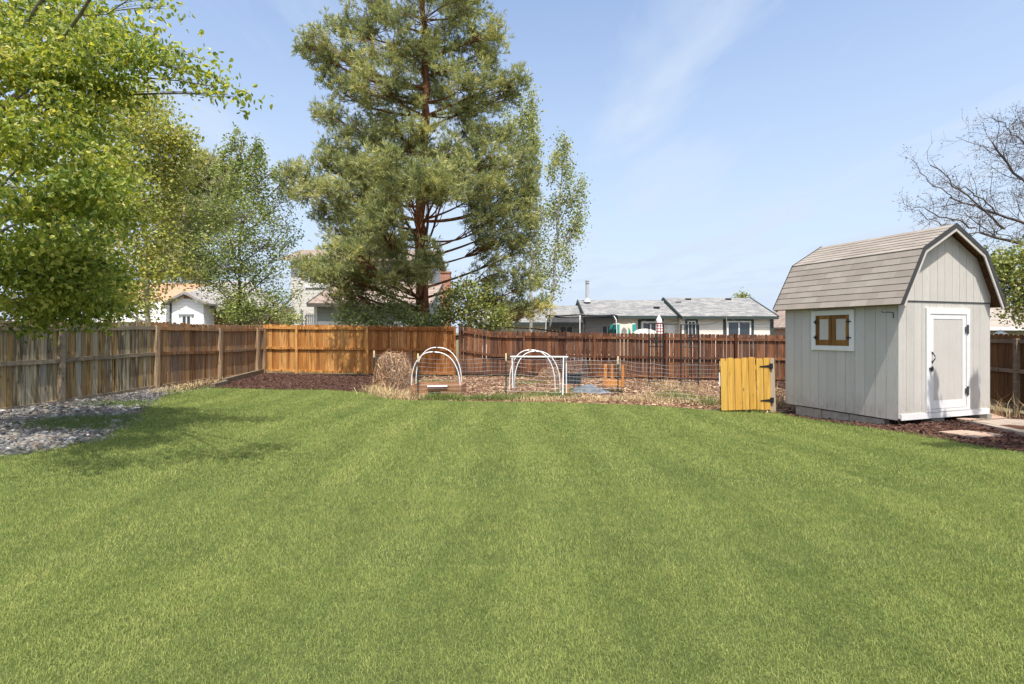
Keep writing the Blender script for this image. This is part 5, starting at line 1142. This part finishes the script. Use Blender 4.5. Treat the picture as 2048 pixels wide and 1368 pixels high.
# aspen beyond the left fence
Ya = 21.5
al = [LB(px, py, rx, ry, Ya + dy, int(n * 1.9), 44, .28, .9) for (px, py, rx, ry, dy, n) in [(255, 195, 30, 26, 0, 9), (300, 215, 44, 34, 0, 18), (250, 260, 60, 40, .4, 20), (320, 270, 54, 40, -.4, 26), (355, 295, 38, 40, 0, 17), (260, 330, 60, 50, 0, 23), (325, 345, 60, 44, .3, 26), (220, 380, 60, 60, .6, 24), (295, 410, 60, 50, 0, 24), (345, 400, 36, 36, .6, 7), (250, 470, 70, 50, .5, 24), (320, 490, 50, 50, 0, 14), (270, 545, 70, 46, 0, 24), (335, 535, 36, 30, 0, 8), (235, 600, 66, 36, .4, 22), (292, 600, 30, 30, -.3, 8), (180, 560, 70, 70, 1, 24), (150, 470, 70, 70, 1, 22), (150, 340, 70, 70, 1.5, 20)]]
quick('aspen_tree', 'pale yellow green aspen with white stem beyond the left fence', 'tree', 300, Ya, (275, 190), .13, al, broad(.092, 'rhomb', .6, .0, .8), M['aspen_leaf'], M['pale_bark'], M['twig_pale'], twig_r=.011)
# crab apple with upright shoots
Yc = 23.0
cl = [LB(px, py, rx, ry, Yc + dy, int(n * 1.9), 46, .24, .9) for (px, py, rx, ry, dy, n) in [(470, 370, 50, 40, 0, 17), (520, 380, 46, 40, 0, 15), (430, 420, 50, 36, -.4, 17), (490, 430, 60, 40, -.6, 22), (555, 420, 34, 44, .4, 11), (400, 460, 46, 36, 0, 15), (460, 480, 64, 40, -.8, 24), (540, 480, 44, 44, 0, 14), (405, 520, 50, 34, 0, 17), (470, 535, 60, 36, -.5, 22), (545, 540, 46, 30, .2, 9), (425, 560, 40, 24, .3, 8), (480, 590, 54, 32, -.6, 21), (545, 590, 46, 26, 0, 10), (470, 625, 34, 22, -.4, 10), (510, 628, 56, 20, -.4, 17), (580, 480, 16, 40, 0, 4), (590, 590, 20, 20, 0, 3)]]
cl += [LB(px, py, 5, ry, Yc, n, 34, (.07, .07, .16), 1) for (px, py, ry, n) in [(455, 305, 28, 11), (466, 290, 26, 9), (482, 298, 38, 13), (502, 308, 32, 11), (514, 292, 20, 7), (478, 335, 24, 9), (526, 322, 26, 9), (542, 345, 28, 10), (562, 368, 28, 9), (468, 335, 26, 9), (497, 345, 26, 9), (444, 330, 16, 6), (580, 392, 22, 6), (430, 350, 18, 6), (515, 340, 24, 8)]]
quick('crabapple_tree', 'rounded green tree with upright shoots and bare grey twigs beyond the fence corner', 'tree', 478, Yc, (482, 330), .10, cl, broad(.082, 'rhomb', .1, .0, .6), M['crab_leaf'], M['dark_bark'], M['twig_pale'], rise=.9, twig_r=.013)
# far pine between them
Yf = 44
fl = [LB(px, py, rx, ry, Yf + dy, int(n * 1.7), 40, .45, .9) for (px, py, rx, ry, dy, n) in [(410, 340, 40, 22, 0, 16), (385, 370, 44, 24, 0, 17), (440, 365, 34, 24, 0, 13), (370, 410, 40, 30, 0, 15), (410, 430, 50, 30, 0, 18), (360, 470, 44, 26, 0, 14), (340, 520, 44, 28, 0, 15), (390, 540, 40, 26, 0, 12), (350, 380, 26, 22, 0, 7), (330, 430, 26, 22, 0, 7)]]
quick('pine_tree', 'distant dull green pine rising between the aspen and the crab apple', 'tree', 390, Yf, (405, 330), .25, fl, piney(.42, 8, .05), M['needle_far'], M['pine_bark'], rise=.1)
# poplars right of the pine
Yq = 27
def poplar(label, px, top, lobes):
    L = [LB(a, b, rx, ry, Yq + d, int(n * 1.4), 46, (.17, .17, .30), .9) for (a, b, rx, ry, d, n) in lobes]
    quick('poplar_tree', label, 'tree', px, Yq, top, .11, L, broad(.085, 'rhomb', .6, .0, .8), M['poplar_leaf'], M['pale_bark'], M['twig_pale'], 'slim poplars beside the pine', rise=1.6, twig_r=.013)
poplar('taller slim poplar standing against the right flank of the pine', 1062, (1064, 190), [(1062, 205, 10, 22, 0, 7), (1040, 230, 18, 26, 0, 9), (1062, 250, 16, 34, 0, 13), (1035, 280, 22, 40, .3, 13), (1062, 300, 18, 40, 0, 14), (1012, 260, 18, 36, .5, 9), (1045, 350, 26, 40, 0, 14), (1068, 360, 14, 40, 0, 8), (1060, 420, 26, 44, .5, 10), (1075, 480, 26, 44, .5, 12), (1085, 420, 16, 50, .3, 8), (1072, 300, 10, 50, 0, 8), (1080, 540, 20, 40, .3, 8)])
poplar('shorter airy poplar with loose leaves right of the taller one', 1092, (1130, 270), [(1128, 290, 11, 26, 0, 6), (1115, 320, 12, 34, 0, 8), (1135, 340, 10, 36, 0, 8), (1105, 350, 10, 34, 0, 6), (1160, 380, 9, 26, 0, 6), (1130, 400, 22, 36, 0, 12), (1160, 430, 14, 36, 0, 11), (1110, 430, 18, 40, .4, 9), (1145, 470, 20, 36, 0, 10), (1115, 490, 26, 36, 0, 9), (1130, 530, 18, 26, 0, 5), (1095, 540, 22, 36, 0, 5), (1105, 575, 22, 18, .3, 4)])
# shrubs just behind the golden fence
def shrub(label, px, Y, lobes, mat, size=.085, nl=26, sp=.20, cat='shrub', bark=None):
    L = [LB(a, b, rx, ry, Y + d, int(n * 1.3), int(nl * 1.5), sp, 1.0) for (a, b, rx, ry, d, n) in lobes]
    x = (px - CX) / FPX * Y; top = min(b for (_, b, *_r) in lobes)
    return quick('shrub', label, cat, px, Y, (px, top), .04, L, broad(size, 'rhomb', .3, .1, .65), mat, bark or M['grey_bark'], M['twig_pale'], 'shrubs behind the back fence', rise=1.0, twig_r=.010, limb=.15)
shrub('dusty green lilac shrub with upright shoots left of the pine trunk', 745, 21.6, [(700, 600, 22, 26, 0, 8), (725, 580, 16, 26, 0, 7), (752, 570, 12, 26, 0, 6), (778, 580, 18, 28, 0, 8), (720, 625, 40, 26, 0, 17), (765, 620, 40, 28, 0, 17), (800, 620, 26, 30, 0, 12), (690, 640, 26, 16, 0, 8), (745, 648, 60, 14, 0, 17), (790, 560, 6, 20, 0, 3), (712, 560, 8, 16, 0, 3)], M['shrub_leaf'])
shrub('dark green shrub at the foot of the orange pine trunk', 845, 21.3, [(822, 638, 22, 16, 0, 9), (858, 642, 22, 13, 0, 8), (845, 652, 40, 11, 0, 13), (880, 640, 18, 18, 0, 7)], M['shrub_leaf'])
shrub('bright lime green shrub right of the pine trunk', 935, 21.6, [(915, 590, 26, 22, 0, 11), (950, 600, 34, 26, 0, 15), (905, 625, 30, 26, 0, 14), (950, 635, 44, 24, 0, 20), (985, 630, 26, 26, 0, 11), (930, 575, 18, 14, 0, 5), (890, 610, 16, 24, 0, 6), (1000, 650, 20, 12, 0, 5)], M['lime_leaf'], .095)
shrub('small round green shrub beside the white finial posts', 580, 22.3, [(575, 632, 20, 14, 0, 10), (592, 638, 14, 12, 0, 6)], M['shrub_leaf'], .07, 22, .15)
# green tree right of the shed, small crown behind the far roof
gl = [LB(px, py, rx, ry, 17.5 + d, int(n * 1.4), 44, .22, .9) for (px, py, rx, ry, d, n) in [(2000, 520, 22, 22, 0, 8), (2040, 515, 40, 24, 0, 14), (2005, 560, 26, 26, 0, 11), (2050, 560, 44, 34, 0, 18), (2030, 600, 38, 24, 0, 14), (2090, 540, 50, 50, .4, 16), (2100, 610, 60, 40, .4, 16), (2055, 620, 30, 14, 0, 7), (1990, 540, 12, 18, 0, 4)]]
quick('broadleaf_tree', 'small yellow green tree just right of the shed gable', 'tree', 2110, 17.5, (2080, 520), .12, gl, broad(.085, 'rhomb', .6, .1, .65), M['lime_leaf'], M['dark_bark'], rise=.5)
tl = [LB(px, py, rx, ry, 52, n, 26, .22, .9) for (px, py, rx, ry, n) in [(1484, 592, 9, 6, 8), (1476, 598, 10, 6, 7), (1492, 599, 9, 7, 7), (1484, 612, 22, 14, 12)]]
quick('broadleaf_tree', 'treetop peeking above the grey ranch roof ridge', 'tree', 1484, 52, (1484, 600), .15, tl, broad(.16), M['lime_leaf'], M['dark_bark'], twig_frac=0)

# bare budding tree at the right
def bare_tree():
    Y0 = 21.0; base = P(2330, 690, Y0); base.z = hf(base.x, Y0) - .1; root = thing('bare_tree', 'bare budding tree spreading dark branches over the shed from the right', 'tree', base)
    tm = MB(); bm_ = MB(); tips = []
    def grow(p, d, L, r, lev):
        n = 7; path = [p]; dd = d.copy()
        for i in range(n):
            dd = unit(dd + rng.normal(0, .13, 3) + np.array([0, 0, .035])); path.append(path[-1] + dd * L / n)
        path = np.array(path); tm.tube(path, np.linspace(r, r * .5, n + 1) * .72, 6 if lev < 2 else 4, cap=False)
        if lev >= 4: tips.append(path[2:]); return
        k = [4, 4, 5, 4][lev]
        for j in range(k):
            u = (.25 + .75 * (j + rng.random() * .8) / k); i = min(n, max(1, int(u * n))); ax = unit(np.cross(dd, rng.normal(0, 1, 3)))
            nd = unit(path[i] - path[i - 1] + ax * rng.uniform(.45, 1.0)); nd[1] *= .8
            grow(path[i], unit(nd), L * rng.uniform(.42, .66), max(.006, r * .5 * (1.1 - .4 * u)), lev + 1)
    q = lambda px, py, dy=0: np.array(P(px, py, Y0 + dy))
    st = np.array(base); fork = q(2300, 560)
    tm.tube(bez(st, (st + fork) / 2, fork, 6), np.linspace(.26, .2, 6), 10)
    for (a, b, c, r, lv, Ls) in [(fork, q(2150, 520), q(1960, 465), .11, 1, 2.3), (q(2100, 480), q(2050, 440), q(1900, 395), .07, 1, 2.4), (q(2120, 470), q(2040, 360, .6), q(1985, 285, .6), .07, 1, 2.2), (q(2010, 458), q(1950, 400), q(1860, 330), .045, 2, 1.5), (q(1950, 455), q(1905, 440), q(1830, 415), .035, 2, 1.3), (q(2140, 420), q(2090, 340), q(2050, 265), .06, 1, 2.0), (fork, q(2230, 420), q(2170, 270), .10, 1, 2.4), (q(1990, 425), q(1940, 372), q(1882, 362), .03, 2, 1.4), (q(1905, 398), q(1860, 372), q(1822, 318), .022, 2, 1.1), (q(1890, 448), q(1850, 445), q(1805, 398), .02, 2, 1.0), (q(1985, 470), q(1930, 470), q(1880, 448), .02, 2, .9), (q(2060, 300, .6), q(2020, 260, .6), q(1985, 235, .6), .03, 2, 1.2)]:
        B = bez(a, b, c, 12); B[1:-1] += rng.normal(0, .05, (10, 3)); tm.tube(B, np.linspace(r, r * .4, 12), 6)
        for i in range(3, 12):
            for _ in range(2 if lv == 1 else 1):
                d = unit(unit(B[min(11, i + 1)] - B[i - 1]) + rng.normal(0, .55, 3) + np.array([0, 0, .25])); grow(B[i], d, Ls * rng.uniform(.35, .8), r * .30, lv + 1)
    tm.build('trunk', M['dark_bark'], root, smooth=True)
    T = np.concatenate(tips); T = T[rng.random(len(T)) < .55]; T = T + rng.normal(0, .03, T.shape)
    leaves(bm_, T, rng.uniform(.035, .085, len(T)), 'rhomb', 0, .2, rng.random(len(T)), .5)
    bm_.build('buds', m_leaf('dark buds', [(0, (.10, .085, .10)), (1, (.26, .21, .20))], .15), root)
bare_tree()
# tree standing off to the right of the view: its drooping branches shade the door and the lawn edge
ol = [((8.20, 7.30, 5.75), (.04, .04, .5), 9, 60, .045), ((8.30, 7.20, 5.1), (.08, .08, .4), 7, 50, .06), ((9.30, 7.74, 5.65), (.05, .05, .38), 9, 60, .05), ((8.5, 7.4, 4.9), (.05, .05, .3), 4, 50, .05), ((8.8, 6.3, 4.4), (.9, .5, .45), 16, 50, .18), ((7.6, 5.55, 4.5), (.8, .16, .25), 24, 90, .12), ((6.8, 5.5, 4.6), (.5, .07, .15), 10, 80, .09), ((8.3, 5.3, 4.5), (.8, .35, .3), 24, 90, .15), ((7.9, 6.1, 4.6), (.7, .08, .15), 10, 80, .09), ((9.9, 6.0, 4.8), (.9, .8, .7), 18, 50, .2), ((10.4, 7.2, 4.4), (.7, .7, .6), 12, 50, .2), ((8.2, 5.4, 4.9), (.5, .3, .3), 7, 50, .15)]
tree('broadleaf_tree', 'leafy yard tree to the right of the lawn whose branches shade the shed door', 'tree', [(10.4, 5.6, -.4), (10.3, 5.7, 1.5), (10.0, 5.9, 3.0), (9.5, 6.2, 4.6)], .12, .04, ol, broad(.075, 'rhomb', .4, .5), M['maple_leaf'], M['grey_bark'], rise=.4)

# heap of dry vines on the wire corner
def vines(name, label, c, rr, n, r=.006):
    zg = hf(c[0], c[1]); root = thing(name, label, 'vine', (c[0], c[1], zg)); m = MB(); lf = MB()
    for k in range(n):
        th = rng.uniform(0, 2 * math.pi); rad = rng.uniform(0, 1) ** .6
        p = np.array([c[0] + rr[0] * rad * math.cos(th), c[1] + rr[1] * rad * math.sin(th), zg + rr[2] * rng.uniform(.35, 1.0) * math.sqrt(max(.05, 1 - .85 * rad ** 2))])
        d = unit(np.array([math.cos(th), math.sin(th), rng.uniform(-.2, .9)]) + rng.normal(0, .5, 3)); path = [p]
        for s_ in range(9):
            d = unit(d + rng.normal(0, .35, 3) + np.array([0, 0, -.30])); q = path[-1] + d * rng.uniform(.05, .13); q[2] = max(q[2], zg + .02)
            o = (q[:2] - np.array(c)) / np.array(rr[:2]); lo = np.linalg.norm(o)
            if lo > 1.08: q[:2] = np.array(c) + o / lo * 1.08 * np.array(rr[:2])
            o3 = (q - np.array([c[0], c[1], zg])) / np.array(rr); l3 = np.linalg.norm(np.array([o3[0], o3[1], max(0, o3[2] - .15)])); 
            if l3 > 1.0: q = np.array([c[0], c[1], zg]) + o3 / l3 * rng.uniform(.9, 1.04) * np.array(rr)
            path.append(q)
        m.tube(path, r * rng.uniform(.6, 1.5), 3, cap=False)
    m.build('stems', M['vine'], root)
    k = n * 3; u = unit(rng.normal(0, 1, (k, 3))) * (rng.random(k) ** .4)[:, None]; u[:, 2] = np.abs(u[:, 2])
    leaves(lf, np.array([c[0], c[1], zg]) + u * np.array(rr), rng.uniform(.03, .07, k), 'fold', .6, .2, rng.random(k), .5)
    lf.build('dead_leaves', M['vine'], root)
vx = G(785, 782)
vines('dry_vine', 'big brown heap of dry vines smothering the corner of the wire fence', (vx[0] - .02, vx[1] + .15), (.56, .50, 1.12), 900)
vx2 = G(1100, 762)
vines('dry_shrub', 'small dry brown plant behind the white hoops and pipe frame', (vx2[0], vx2[1] + .2), (.42, .35, .5), 260, .005)
